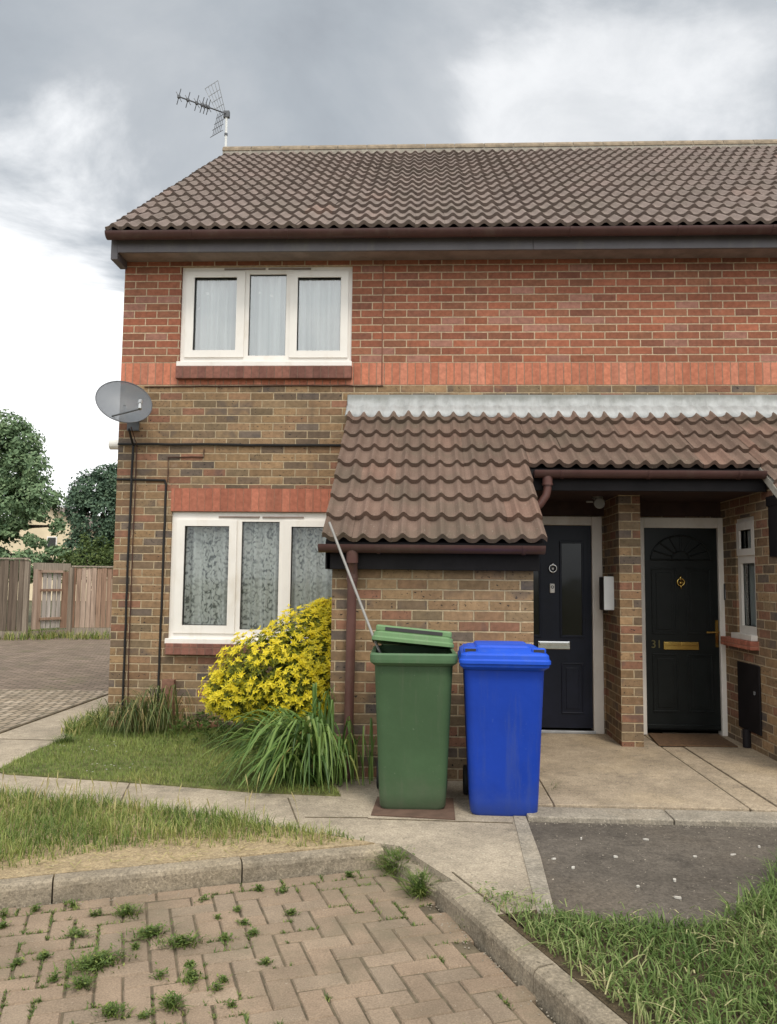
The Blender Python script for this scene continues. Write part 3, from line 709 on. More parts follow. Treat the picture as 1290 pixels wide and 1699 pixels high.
b = MB(); wall(b, -3.08, XR, -.13, 3.42, 0, [W2, W1, D1, D2]); b.build('brick_wall', M['brick_lower'], H)
b = MB(); wall(b, -3.08, XR, 3.42, 3.65, 0, [W1]); b.build('soldier_course', M['soldier'], H)
b = MB(); wall(b, -3.08, XR, 3.65, 4.9, 0, [W1]); b.build('upper_brick_wall', M['brick_upper'], H)
b = MB(); b.add([(-3.08,0,-.13),(-3.08,8.2,-.13),(-3.08,8.2,4.9),(-3.08,4.06,7.95),(-3.08,0,4.9)], [(0,4,3,2,1)])
b.quad((-3.08,8.2,-.13),(XR,8.2,-.13),(XR,8.2,4.9),(-3.08,8.2,4.9)); b.add([(XR,0,-.13),(XR,8.2,-.13),(XR,8.2,4.9),(XR,4.06,7.95),(XR,0,4.9)], [(0,1,2,3,4)])
b.build('gable_wall', M['brick_lower'], H)
b = MB(); b.box(-2.52,-.72,-.004,.02,2.137,2.37); b.build('window_lintel', M['lintel'], H)
b = MB(); b.box(-2.515,-.72,-.065,.05,.728,.838); b.build('brick_sill', M['sill_brick'], H, bevel=.006)
b = MB(); b.box(-2.50,-.725,-.065,.05,3.475,3.603); b.build('brick_sill', M['sill_brick'], H, bevel=.006)
b = MB(); b.box(-.43,-.418,-.004,.01,3.42,4.72); b.build('movement_joint', M['grout'], H)

# roof tiles
WAVE = .1445
def tiles(b, x0, x1, crest, y0, z0, sl, gauge, rows, amp=.032, th=.02, keep=None, rr=R, pw=1.5):
    l = sqrt(1+sl*sl); cy, cz = 1/l, sl/l; ny, nzv = -sl/l, 1/l
    t0 = floor((x0-crest)/(2*WAVE))-1; t1 = floor((x1-crest)/(2*WAVE))+2
    for k in range(rows):
        for t in range(t0, t1):
            a = max(x0, crest+WAVE*.42+t*2*WAVE); e = min(x1, crest+WAVE*.42+(t+1)*2*WAVE)
            if e-a < .01: continue
            if keep and not keep((a+e)/2, k): continue
            m = max(2, int(round((e-a)/(WAVE/10)))); r = rr.random()
            ds = rr.uniform(-.009,.009); dn = rr.uniform(-.003,.005); tw = rr.uniform(-.006,.006)
            rows3 = [[], [], []]
            for i in range(m+1):
                x = a+(e-a)*i/m; ph = (x-crest)/WAVE
                h = amp*(.5+.5*cos(2*pi*ph))**pw
                for q, (s, off_) in enumerate(((k*gauge+ds, th*.25), (k*gauge+ds, th+.014), ((k+1)*gauge+.03, .004))):
                    o = off_ + h + dn + tw*(i/m-.5)
                    if q == 0: o = off_ + h*.92
                    rows3[q].append((x, y0+s*cy+o*ny, z0+s*cz+o*nzv))
            vs = rows3[0]+rows3[1]+rows3[2]; c = m+1; fs = []
            for q in (0, 1):
                for i in range(m): fs.append((q*c+i, q*c+i+1, (q+1)*c+i+1, (q+1)*c+i))
            b.add(vs, fs, r)
SL = .7285
b = MB(); tiles(b, -3.13, XR, -3.05, -.40, 4.862, SL, .338, 16, .036, .026)
ro_ = b.build('roof', M['roof'], H)
b = MB(); b.add([(-3.10,-.38,4.85),(XR,-.38,4.85),(XR,4.06,8.085),(-3.10,4.06,8.085),(XR,8.5,4.85),(-3.10,8.5,4.85)], [(0,1,2,3),(3,2,4,5)]); 
b.build('roof_underlay', M['dark_timber'], ro_)
b = MB()
for i in range(16):                                                 # stepped verge ends
    s0, s1 = i*.338, (i+1)*.338; l = sqrt(1+SL*SL)
    def pt(s, o): return (-.40+s/l-SL/l*o, 4.862+s*SL/l+o/l)
    q = [pt(s0,-.05), pt(s1,-.05), pt(s1,.008), pt(s0,.036)]
    b.add([(-3.135,y,z) for y,z in q]+[(-3.07,y,z) for y,z in q], [(0,3,2,1),(4,5,6,7),(3,0,4,7),(1,2,6,5),(2,3,7,6),(0,1,5,4)])
b.build('verge', M['fascia'], ro_)
b = MB(); x = -3.14
while x < XR:
    e = x+.448; rings = []
    for xx, q in ((x,.115),(x+.005,.12),(e-.03,.12),(e-.006,.117)):
        rings.append([(xx, 4.0+q*cos(pi*k/10)*1.25, 8.06+q*sin(pi*k/10)*1.0) for k in range(11)])
    b.loft(rings, True, R.random()); x = e
b.build('ridge_tiles', M['ridge'], ro_, smooth=False)
b = MB(); b.box(-3.135,XR,3.86,4.14,7.97,8.085); b.build('ridge_bedding', M['verge_mortar'], ro_)
# eaves
def gutter(b, x0, x1, y, z, rad):
    n_ = 14; ring = []
    for x in (x0, x1):
        ring.append([(x, y+rad*cos(pi+pi*k/n_), z+rad*sin(pi+pi*k/n_)) for k in range(n_+1)] + [(x, y+(rad-.006)*cos(2*pi-pi*k/n_), z+(rad-.006)*sin(2*pi-pi*k/n_)) for k in range(n_+1)])
    b.loft(ring, True)
    for x in (x0, x1-.004):                                         # stop ends
        b.add([(x, y+rad*cos(pi+pi*k/n_), z+rad*sin(pi+pi*k/n_)) for k in range(n_+1)], [tuple(range(n_+1))])
def bracket(b, x, y, z, rad):
    n_ = 10; rr_ = rad+.005
    for xx in (x,):
        ring = [[(xx+d, y+q*cos(pi+pi*k/n_), z+q*sin(pi+pi*k/n_)) for k in range(n_+1)] for d, q in ((-.013,rad),(-.013,rr_),(.013,rr_),(.013,rad))]
        b.loft(ring, False, closed=False)
b = MB(); gutter(b, -3.14, XR, -.345, 4.862, .066)
g = b.build('gutter', M['gutter'], H, smooth=True)
g.modifiers.new('Split', 'EDGE_SPLIT').split_angle = radians(40)
for x in (-2.3,-1.35,-.35,.45,1.4,2.42,3.3): b = MB(); bracket(b, x, -.345, 4.862, .067); b.build('gutter_bracket', M['gutter'], g)
b = MB(); b.box(-3.06,1.05,-.262,-.235,4.70,4.87); b.box(1.053,XR,-.262,-.235,4.70,4.87); b.box(-3.13,-3.06,-.262,0.0,4.63,4.87); b.build('fascia', M['fascia'], H, bevel=.004)
b = MB(); b.box(-3.06,XR,-.235,0,4.708,4.725); b.build('soffit', M['soffit'], H)

# lean-to porch roof
PS = .7126; PG = .2985
def keep(x, k): return k >= 4 or x < .905 or x > 2.84
b = MB()
CR = .862
tiles(b, -.74, .90, CR, -2.0, 1.748, PS, PG, 8, .042, .03, pw=2.1)
tiles(b, .90, 2.84, CR, -2.0, 1.748, PS, PG, 8, .042, .03, keep=lambda x, k: k >= 4, pw=2.1)
tiles(b, 2.84, 6.2, CR, -2.0, 1.748, PS, PG, 8, .042, .03, pw=2.1)
pr = b.build('porch_roof', M['porch_roof'], H)
def zr(y): return 1.748+(y+2.0)*PS
b = MB()
for x0, x1, y0 in ((-.72,.885,-1.98),(.90,2.84,-1.02),(2.86,6.2,-1.98)):
    y1 = -.02
    b.add([(x0,y0,zr(y0)-.012),(x1,y0,zr(y0)-.012),(x1,y1,zr(y1)-.012),(x0,y1,zr(y1)-.012),(x0,y0,zr(y0)-.05),(x1,y0,zr(y0)-.05),(x1,y1,zr(y1)-.05),(x0,y1,zr(y1)-.05)],
          [(0,1,2,3),(7,6,5,4),(0,4,5,1),(1,5,6,2),(2,6,7,3),(3,7,4,0)])
b.build('roof_underlay', M['dark_timber'], pr)
b = MB()
for x in (2.835,):
    y0, y1 = -1.99, -1.0
    b.add([(x,y0,zr(y0)-.055),(x+.05,y0,zr(y0)-.055),(x+.05,y1,zr(y1)-.055),(x,y1,zr(y1)-.055),(x,y0,zr(y0)+.02),(x+.05,y0,zr(y0)+.02),(x+.05,y1,zr(y1)+.02),(x,y1,zr(y1)+.02)],
          [(0,3,2,1),(4,5,6,7),(0,1,5,4),(1,2,6,5),(2,3,7,6),(3,0,4,7)])
b.build('verge', M['verge_mortar'], pr)
# lead flashing: upstand on the wall, skirt dressed down on the tile waves
b = MB(); rows_ = [[], [], [], []]; m = int((XR-2.0+.76)/.0145)
for i in range(m+1):
    x = -.765+(6.2+.765)*i/m; h = .038*(.5+.5*cos(2*pi*(x-CR)/WAVE))**1.9; lap = (x+.76)/1.27; w = .007*nz(x, 0, 3) - .006*(1-(lap-floor(lap)))
    yb = -.232 + .03*nz(x, 3, 1.6) + .018*nz(floor(lap), 9.3, 1.7)
    rows_[0].append((x, -.012+w*.3, 3.318)); rows_[1].append((x, -.018+w*.5, 3.21)); rows_[2].append((x, -.09+w, zr(-.09)+.06+h*.6+.008*nz(x,5,4))); rows_[3].append((x, yb, zr(yb)+.038+h*.9))
vs = sum(rows_, []); c = m+1
b.add(vs, [(q*c+i, (q+1)*c+i, (q+1)*c+i+1, q*c+i+1) for q in range(3) for i in range(m)])
fo = b.build('lead_flashing', M['lead'], pr, smooth=True); sm = fo.modifiers.new('Solid', 'SOLIDIFY'); sm.thickness = .004; sm.offset = 1
# bin store below it
b = MB(); b.quad((-.69,-1.78,-.13),(.83,-1.78,-.13),(.83,-1.78,1.66),(-.69,-1.78,1.66))
for x in (-.69, .83): b.add([(x,-1.78,-.13),(x,0,-.13),(x,0,zr(0)-.05),(x,-1.78,zr(-1.78)-.05)], [(0,1,2,3) if x > 0 else (3,2,1,0)])
b.build('bin_store_wall', M['brick_lower'], H)
b = MB(); b.box(-.725,.865,-1.862,-1.785,1.553,1.715); b.box(-.735,-.695,-1.862,-1.5,1.553,1.715); b.build('bin_store_fascia', M['dark_timber'], H, bevel=.004)
b = MB(); gutter(b, -.775, .893, -1.935, 1.735, .062); g2 = b.build('gutter', M['gutter'], H, smooth=True); g2.modifiers.new('Split', 'EDGE_SPLIT').split_angle = radians(40)
for x in (-.33,.74): b = MB(); bracket(b, x, -1.935, 1.735, .063); b.build('gutter_bracket', M['gutter'], g2)
# downpipe of the bin store
b = MB(); b.tube([(-.525,-1.935,1.70),(-.525,-1.925,1.64),(-.525,-1.86,1.56),(-.53,-1.85,1.45),(-.545,-1.85,.02)], .036, 14)
b.tube([(-.525,-1.935,1.72),(-.525,-1.93,1.60)], .045, 14); b.tube([(-.53,-1.85,1.53),(-.53,-1.85,1.46)], .042, 14); b.tube([(-.53,-1.85,1.50),(-.53,-1.85,1.485)], .046, 14)
dp = b.build('downpipe', M['pipe'], H, smooth=True); dp.modifiers.new('Split', 'EDGE_SPLIT').split_angle = radians(40)
# porch gutter, fascia, soffit
b = MB(); gutter(b, .93, 2.83, -1.135, 2.405, .062); g3 = b.build('gutter', M['gutter'], H, smooth=True); g3.modifiers.new('Split', 'EDGE_SPLIT').split_angle = radians(40)
for x in (1.16,1.88,2.62): b = MB(); bracket(b, x, -1.135, 2.405, .063); b.build('gutter_bracket', M['gutter'], g3)
b = MB(); b.box(.835,2.87,-1.075,-1.045,2.245,2.40); b.build('porch_fascia', M['dark_timber'], H, bevel=.003)
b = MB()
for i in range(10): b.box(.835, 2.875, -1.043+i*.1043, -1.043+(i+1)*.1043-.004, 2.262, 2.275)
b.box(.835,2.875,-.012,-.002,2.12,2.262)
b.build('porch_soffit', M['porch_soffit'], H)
b = MB(); b.tube([(1.04,-1.135,2.36),(1.04,-1.13,2.25),(1.03,-1.13,2.20),(.985,-1.13,2.13),(.90,-1.13,2.05),(.86,-1.13,2.0)], .034, 14); b.tube([(1.04,-1.135,2.38),(1.04,-1.13,2.28)], .042, 14); b.tube([(1.04,-1.13,2.30),(1.04,-1.13,2.285)], .046, 14)
dp = b.build('downpipe', M['pipe'], H, smooth=True); dp.modifiers.new('Split', 'EDGE_SPLIT').split_angle = radians(40)
# stub wall between the doors
b = MB(); b.box(1.757,1.948,-.60,-.001,.03,2.262); b.build('stub_wall', M['brick_lower'], H)
# right-hand store with the narrow window in its side
RX = 2.885
SW = (.33,.76,.985,2.07)     # local: distance in front of the facade, z
b = MB(); wall(b, 0.0, 1.785, .02, 3.4, 0, [SW])
b.v = [(RX+p[1], -p[0], min(p[2], zr(-p[0])-.06)) for p in b.v]
b.quad((RX,-1.785,-.1),(5.5,-1.785,-.1),(5.5,-1.785,1.66),(RX,-1.785,1.66))
b.build('side_store_wall', M['brick_lower'], H)
b = MB(); b.box(RX-.02,RX-.003,-1.78,-1.10,1.70,2.16); b.box(RX-.025,RX-.005,-1.78,-1.075,2.12,2.2); b.build('side_panel', M['dark_timber'], H)

# windows
def window(x0, x1, z0, z1, panes, casements, vents, curtain, name='window', tf=None, y=.03, sill=True, fr_mat='white'):
    """frame with openings; panes = glass rects, casements = raised sash rects around a pane"""
    b = MB(); wall(b, x0, x1, z0, z1, y, panes, .04)
    b.quad((x0,y,z0),(x0,y,z1),(x0,y+.06,z1),(x0,y+.06,z0)); b.quad((x1,y,z1),(x1,y,z0),(x1,y+.06,z0),(x1,y+.06,z1))
    w = b.build(name, M[fr_mat], H, xf=tf)
    for (a, c, d, e), (pa, pc, pd, pe) in casements:
        b = MB(); q = y-.018
        wall(b, a, c, d, e, q, [(pa,pc,pd,pe)], .05)
        for A, B_, C_, D_ in (((a,q,d),(a,q,e),(a,y,e),(a,y,d)), ((c,q,e),(c,q,d),(c,y,d),(c,y,e)), ((a,q,e),(c,q,e),(c,y,e),(a,y,e)), ((c,q,d),(a,q,d),(a,y,d),(c,y,d))): b.quad(A,B_,C_,D_)
        b.build('casement', M[fr_mat], w, bevel=.004, xf=tf)
    for a, c, d, e in panes:
        b = MB(); b.quad((a,y+.03,d),(c,y+.03,d),(c,y+.03,e),(a,y+.03,e)); b.build('pane', M['glass'] if z0 > 3 else M['glass_net'], w, xf=tf)
        b = MB(); t = .006
        for r_ in ((a,a+t,d,e),(c-t,c,d,e),(a,c,d,d+t),(a,c,e-t,e)): b.box(r_[0],r_[1],y+.022,y+.028,r_[2],r_[3])
        b.build('seal', M['rubber'], w, xf=tf)
    if sill:
        b = MB(); b.box(x0-.015,x1+.01,y-.075,y+.0,z0-.028,z0+.022); b.build('sill', M[fr_mat], w, bevel=.005, xf=tf)
    for a, c, z in vents:
        b = MB(); b.box(a,c,y-.012,y,z-.008,z+.008); b.build('trickle_vent', M['soffit'], w, bevel=.003, xf=tf)
    b = MB(); k = 90; rows_ = []
    for zz in (z0+.02, (z0+z1)/2, z1-.02):
        rows_.append([(x0+.04+(x1-x0-.08)*i/k, y+.11+.034*sin(i*1.15+.4*sin(i*.37)+zz*.5)+.01*nz(i*.2, zz, 1), zz) for i in range(k+1)])
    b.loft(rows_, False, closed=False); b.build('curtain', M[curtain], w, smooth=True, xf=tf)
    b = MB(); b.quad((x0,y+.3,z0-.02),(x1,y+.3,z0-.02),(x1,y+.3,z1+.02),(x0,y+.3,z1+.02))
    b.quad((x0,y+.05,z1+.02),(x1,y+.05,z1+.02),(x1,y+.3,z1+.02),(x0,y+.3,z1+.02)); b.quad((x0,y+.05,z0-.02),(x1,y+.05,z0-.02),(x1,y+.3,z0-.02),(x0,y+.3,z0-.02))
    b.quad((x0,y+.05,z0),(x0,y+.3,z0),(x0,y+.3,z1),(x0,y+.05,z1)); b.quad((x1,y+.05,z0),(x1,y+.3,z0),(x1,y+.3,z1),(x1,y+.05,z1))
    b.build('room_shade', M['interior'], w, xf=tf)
    return w
P2 = [(-2.377,-1.929,1.012,1.994),(-1.805,-1.428,.975,2.042),(-1.306,-.858,1.012,1.994)]
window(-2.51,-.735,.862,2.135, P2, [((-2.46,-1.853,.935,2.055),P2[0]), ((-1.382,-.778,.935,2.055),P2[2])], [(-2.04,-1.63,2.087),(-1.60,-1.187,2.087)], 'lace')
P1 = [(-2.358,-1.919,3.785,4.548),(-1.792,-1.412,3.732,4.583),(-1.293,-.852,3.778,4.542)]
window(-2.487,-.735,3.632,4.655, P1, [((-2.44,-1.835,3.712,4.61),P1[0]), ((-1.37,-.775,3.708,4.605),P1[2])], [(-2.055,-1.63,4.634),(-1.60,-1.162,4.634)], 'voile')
tfw = lambda p: (RX+p[1], -p[0], p[2])
PSW = [(.395,.70,1.10,1.66),(.415,.68,1.79,1.96)]
window(.33,.76,1.01,2.07, PSW, [((.352,.738,1.73,2.03),PSW[1])], [], 'voile', tf=tfw, y=.02, fr_mat='cream_frame')
b = MB(); b.box(RX-.075,RX+.03,-.80,-.10,.905,.982); so_ = b.build('brick_sill', M['lintel'], H, bevel=.008)

# doors
def panel(b, x0, x1, z0, z1, y):
    t = .016
    for r_ in ((x0,x1,z0,z0+t),(x0,x1,z1-t,z1),(x0,x0+t,z0+t,z1-t),(x1-t,x1,z0+t,z1-t)): b.box(r_[0],r_[1],y-.009,y+.002,r_[2],r_[3])
    b.box(x0+.045,x1-.045,y-.006,y+.002,z0+.045,z1-.045)
def doorframe(x0, x1, z1, w, wt, fr_mat):
    b = MB(); b.box(x0,x0+w,-.03,.09,.04,z1); b.box(x1-w,x1,-.03,.09,.04,z1); b.box(x0+w,x1-w,-.028,.09,z1-wt,z1)
    return b.build('door_frame', M[fr_mat], H, bevel=.006)
def ring(b, x, y, z, rad, th, n_=20, m_=8):
    pts = [[(x+(rad+th*cos(2*pi*j/m_))*sin(2*pi*i/n_), y+th*sin(2*pi*j/m_), z+(rad+th*cos(2*pi*j/m_))*cos(2*pi*i/n_)) for j in range(m_)] for i in range(n_+1)]
    b.loft(pts, False)
f1 = doorframe(.74, 1.733, 2.112, .098, .085, 'cream_frame')
b = MB(); b.box(.838,1.635,.005,.05,.085,2.025)
panel(b, .935,1.135,.22,.70,.005); panel(b, 1.336,1.548,.22,.70,.005)
for x0, x1 in ((.925,1.145),(1.326,1.558)):
    for r_ in ((x0,x1,.94,.965),(x0,x1,1.85,1.875),(x0,x0+.02,.965,1.85),(x1-.02,x1,.965,1.85)): b.box(r_[0],r_[1],-.008,.007,r_[2],r_[3])
d1 = b.build('front_door', M['door_blue'], H, bevel=.004)
d1['label'] = 'blue black door with two tall glazed panels and chrome letter plate'
for x0, x1 in ((.945,1.125),(1.346,1.538)):
    b = MB(); b.quad((x0,.002,.965),(x1,.002,.965),(x1,.002,1.85),(x0,.002,1.85)); b.build('glass_panel', M['door_glass'], d1)
b = MB(); b.box(1.112,1.421,-.012,.004,.83,.905); b.box(1.122,1.411,-.022,-.012,.868,.899); b.build('letter_plate', M['chrome'], d1, bevel=.005)
b = MB(); ring(b, 1.26,-.018,1.605,.036,.0075); b.tube([(1.26,-.012,1.66),(1.26,-.01,1.63)], .012, 10); b.tube([(1.26,-.02,1.577),(1.26,-.02,1.558)], [.011,.006], 8); b.tube([(1.26,.0,1.605),(1.26,-.02,1.605)], .014, 12); b.build('knocker', M['chrome'], d1, smooth=True)
b = MB(); b.box(1.229,1.277,-.02,.004,1.368,1.458); bell = b.build('door_bell', M['white'], d1, bevel=.008)
b = MB(); ring(b, 1.253,-.021,1.425,.012,.0035, 14, 6); b.build('bell_push', M['box_dark'], bell)
b = MB(); b.tube([(.90,-.02,.90),(.90,-.02,.98)], .011, 8); b.tube([(.90,-.035,.93),(.99,-.035,.93)], .008, 8); b.build('handle', M['chrome'], d1, smooth=True)
b = MB(); b.box(.83,1.65,-.045,.0,.041,.066); b.build('threshold', M['metal'], f1, bevel=.003)

f2 = doorframe(2.072, 2.902, 2.108, .064, .10, 'cream_frame')
b = MB(); b.box(2.136,2.888-.05,.005,.05,.085,2.01)
xa, xb, xc, xd = 2.205, 2.445, 2.535, 2.775
panel(b, xa,xb,.25,.80,.005); panel(b, xc,xd,.25,.80,.005); panel(b, xa,xb,.985,1.62,.005); panel(b, xc,xd,.985,1.62,.005)
cx, cz = 2.49, 1.70                                                 # fan shaped top panel
pts = [(cx+.285*cos(pi*k/16), cz+.235*sin(pi*k/16)) for k in range(17)]
for k in range(16):
    (ax, az), (bx_, bz) = pts[k], pts[k+1]
    b.tube([(ax,0,az),(bx_,0,bz)], .009, 6)
b.tube([(cx-.285,0,cz),(cx+.285,0,cz)], .009, 6)
for k in (2,4,6,8,10,12,14):
    b.tube([(cx+.09*cos(pi*k/16),.0,cz+.09*sin(pi*k/16)),(cx+.275*cos(pi*k/16),.0,cz+.225*sin(pi*k/16))], .008, 6)
for k in range(8): b.tube([(cx+.085*cos(pi*k/8),0,cz+.085*sin(pi*k/8)),(cx+.085*cos(pi*(k+1)/8),0,cz+.085*sin(pi*(k+1)/8))], .007, 6)
b.box(2.15,2.82,-.012,.006,.10,.135)
d2 = b.build('front_door', M['door_green'], H, bevel=.003)
d2['label'] = 'dark panelled door numbered 31 with fan moulding and brass fittings'
b = MB(); b.box(2.309,2.641,-.012,.004,.84,.915); b.box(2.32,2.46,-.02,-.012,.88,.908); b.box(2.475,2.63,-.02,-.012,.88,.905); b.build('letter_plate', M['brass'], d2, bevel=.005)
b = MB(); ring(b, 2.48,-.018,1.485,.034,.007); b.tube([(2.48,-.012,1.55),(2.48,-.01,1.505)], [.008,.014], 10); b.tube([(2.48,-.02,1.46),(2.48,-.02,1.42)], [.012,.005], 8); b.tube([(2.48,0,1.48),(2.48,-.022,1.48)], .015, 12); b.build('knocker', M['brass'], d2, smooth=True)
b = MB(); b.box(2.800,2.826,-.01,.004,.87,1.125); b.tube([(2.813,-.01,1.015),(2.813,-.05,1.015),(2.79,-.055,1.015),(2.70,-.05,1.012)], .009, 8); b.build('handle', M['brass'], d2, smooth=False)
cu = bpy.data.curves.new('number', 'FONT'); cu.body = '31'; cu.size = .105; cu.extrude = .002; cu.align_x = 'CENTER'
tmp = bpy.data.objects.new('tmp', cu); col.objects.link(tmp); bpy.context.view_layer.update()
me = bpy.data.meshes.new_from_object(tmp.evaluated_get(bpy.context.evaluated_depsgraph_get())); bpy.data.objects.remove(tmp)
me.transform(Matrix.Translation((2.243,.0015,.855)) @ Matrix.Rotation(pi/2, 4, 'X')); me.materials.clear(); me.materials.append(M['dull_gold'])
nb = bpy.data.objects.new('house_number', me); col.objects.link(nb); nb.parent = d2
b = MB(); b.box(2.878,2.925,-.06,-.028,1.32,1.475)
db = b.build('door_bell', M['box_dark'], H, bevel=.004)
b = MB(); b.box(2.884,2.919,-.066,-.06,1.335,1.42); b.build('bell_push', M['box_white'], db, bevel=.003)
# meter cupboard in the store's side
b = MB(); b.box(RX-.02,RX-.003,-.82,-.345,.19,.775); mc = b.build('meter_cupboard', M['dark_timber'], H, bevel=.006)
b = MB(); b.tube([(RX-.03,-.55,.20),(RX-.03,-.555,.045)], .035, 10); b.build('conduit', M['dark_timber'], mc)
b = MB(); b.box(RX-.026,RX-.02,-.735,-.71,.52,.55); b.build('lock', M['metal'], mc)
# flue on the gable
b = MB(); b.tube([(-3.07,.35,2.87),(-3.30,.35,2.87)], .055, 16); b.tube([(-3.09,.35,2.87),(-3.11,.35,2.87)], .085, 16); b.build('boiler_flue', M['flue'], H, smooth=False)

# ------------------------------------------------------------------ things on the walls
def cable(pts, rad, label, mat='cable', name='cable'):
    b = MB()
    q = []
    for i in range(len(pts)-1):
        a, c = Vector(pts[i]), Vector(pts[i+1]); k = max(2, int((c-a).length/.12))
        for j in range(k):
            p = a.lerp(c, j/k); 
            if 0 < j: p = p + Vector((R.uniform(-.003,.003), 0, R.uniform(-.003,.003)))
            q.append(tuple(p))
    q.append(pts[-1]); b.tube(q, rad, 6)
    return tag(recentre(b.build(name, M[mat])), label, 'cable', 'cables on the brickwork')
cable([(-2.90,-.20,2.93),(-2.92,-.016,2.80),(-2.93,-.016,1.5),(-2.925,-.016,.02)], .0125, 'thick black cable dropping straight from the satellite dish to the ground')
cable([(-2.88,-.2,2.95),(-2.885,-.01,2.80),(-2.89,-.01,1.5),(-2.88,-.01,.02)], .0055, 'thin black cable running close beside the thick dish cable', 'red_cable')
cable([(-3.08,-.012,2.455),(-2.585,-.012,2.447),(-2.572,-.012,2.40),(-2.58,-.012,.25)], .0115, 'black cable turning down the wall left of the lower window')
cable([(-2.556,-.01,2.43),(-2.562,-.01,2.683),(-2.20,-.01,2.684),(-2.20,-.01,2.764)], .006, 'short brown cable stepping up the brickwork above the lower window', 'red_cable')
cable([(-2.83,-.008,3.40),(-1.5,-.008,3.412),(-.41,-.008,3.41)], .0055, 'thin brown cable along the underside of the red soldier course', 'red_cable')
cable([(-3.075,-.016,2.812),(-2.3,-.016,2.812),(-1.5,-.016,2.806),(-.735,-.016,2.806)], .013, 'thick black cable running level across the wall to the porch roof')

# satellite dish
T = thing('satellite_dish', 'grey oval satellite dish on the left corner of the house', 'satellite dish', (-2.93,-.02,3.02))
def dframe():
    nrm = Vector((.30,-.86,.40)).normalized(); u = Vector((.78,.10,-.42)); u = (u-nrm*u.dot(nrm)).normalized(); v = nrm.cross(u); return nrm, u, v
dn_, du, dv = dframe(); dc = Vector((-2.922,-.30,3.182))
b = MB(); rings = []
for q in (0.001,.25,.5,.75,.92,1.0):
    rings.append([tuple(dc + du*.272*q*cos(2*pi*k/40) + dv*.232*q*sin(2*pi*k/40) + dn_*(.055*(q*q-1))) for k in range(40)])
b.loft(rings, False); o = b.build('reflector', M['dish'], T, smooth=True)
b = MB(); b.tube([tuple(dc + du*.272*cos(2*pi*k/40) + dv*.232*sin(2*pi*k/40)) for k in range(41)], .005, 6); b.build('rim', M['aerial_dark'], T)
b = MB(); lo = dc - dv*.20*(1 if dv.z > 0 else -1) ; tip = Vector((-2.672,-.55,3.055)); b.tube([tuple(lo+dn_*(-.01)), tuple(tip)], .009, 8); b.build('feed_arm', M['aerial_dark'], T)
b = MB(); b.tube([tuple(tip+Vector((.0,0,.0))), tuple(tip+Vector((-.01,.03,.06)))], .018, 12); b.tube([tuple(tip+Vector((-.008,.022,.05))), tuple(tip+Vector((-.018,.06,.09)))], .022, 12); b.build('receiver', M['metal'], T)
b = MB(); b.tube([(-2.93,-.005,3.05),(-2.93,-.2,3.06),tuple(dc-dn_*.06)], .016, 8); b.box(-2.99,-2.87,-.02,-.002,2.95,3.13); b.build('bracket', M['aerial_dark'], T)

# aerial
T = thing('tv_aerial', 'tv aerial with a lattice reflector on a mast at the roof end', 'aerial', (-3.125,4.0,8.10))
b = MB(); b.tube([(-3.125,4.0,8.05),(-3.128,4.0,8.74)], .019, 10); b.build('mast', M['box_white'], T)
b = MB(); b.tube([(-3.125,4.0,8.04),(-3.125,4.0,8.17)], .03, 10); b.build('mast_foot', M['aerial_dark'], T)
b = MB(); b.tube([(-3.127,4.0,8.385),(-3.127,4.0,8.42)], .026, 10); b.build('mast_clamp', M['aerial_dark'], T)
b = MB(); b.box(-3.17,-3.08,3.97,4.03,8.68,8.78); b.build('boom_clamp', M['aerial_dark'], T)
A0, A1 = Vector((-3.09,4.03,8.745)), Vector((-3.665,3.3,8.592)); ax = (A1-A0).normalized()
b = MB(); b.tube([tuple(A0), tuple(A1)], .011, 8); b.build('boom', M['aerial_dark'], T)
side = ax.cross(Vector((0,0,1))).normalized(); upv = side.cross(ax).normalized()
for t in (1.0,.83,.66,.555,.49,.43):
    c = A0.lerp(A1, t); b = MB()
    for sg in (-1,1): b.tube([tuple(c), tuple(c+upv*.09*sg+side*.05*sg)], .006, 5); b.tube([tuple(c), tuple(c+upv*.09*sg-side*.07*sg)], .006, 5)
    b.box(c.x-.02,c.x+.02,c.y-.02,c.y+.02,c.z-.02,c.z+.02); b.build('director', M['aerial_dark'], T)
c = A0.lerp(A1, .17)
for sg in (1, -1):
    b = MB(); d = (upv*sg*.86 + ax*.32).normalized(); L_ = .40
    for w in (-.16,-.08,0,.08,.16): b.tube([tuple(c+side*w*.55), tuple(c+d*L_+side*w*(1 if sg > 0 else .6))], .0045, 5)
    for t in (.2,.45,.7,1.0): b.tube([tuple(c+d*L_*t-side*.16*(.55+.45*t)), tuple(c+d*L_*t+side*.16*(.55+.45*t))], .0045, 5)
    b.build('reflector', M['aerial_dark'] if sg < 0 else M['metal'], T)

# white fronted box on the stub wall
T = thing('wall_box', 'slim white fronted box on the side of the brick stub wall', 'wall box', (1.71,-.34,1.218))
b = MB(); b.box(1.668,1.756,-.375,-.17,1.218,1.528); b.build('housing', M['box_dark'], T, bevel=.006)
b = MB(); b.box(1.664,1.757,-.392,-.376,1.222,1.53); b.build('front_cover', M['box_white'], T, bevel=.006)
T = thing('security_light', 'small round grey lamp on the porch ceiling above the left door', 'lamp', (1.61,-.42,2.262))
b = MB(); b.tube([(1.61,-.42,2.262),(1.61,-.42,2.245)], .05, 16); b.tube([(1.61,-.42,2.247),(1.61,-.45,2.215)], .022, 10); b.build('base', M['pole'], T)
b = MB(); rings = [[(1.615+q*cos(2*pi*k/16), -.47-d, 2.20+q*sin(2*pi*k/16)) for k in range(16)] for q, d in ((.02,-.03),(.045,-.015),(.052,.0),(.045,.006))]; b.loft(rings, True); b.build('lamp_head', M['pole'], T, smooth=False)
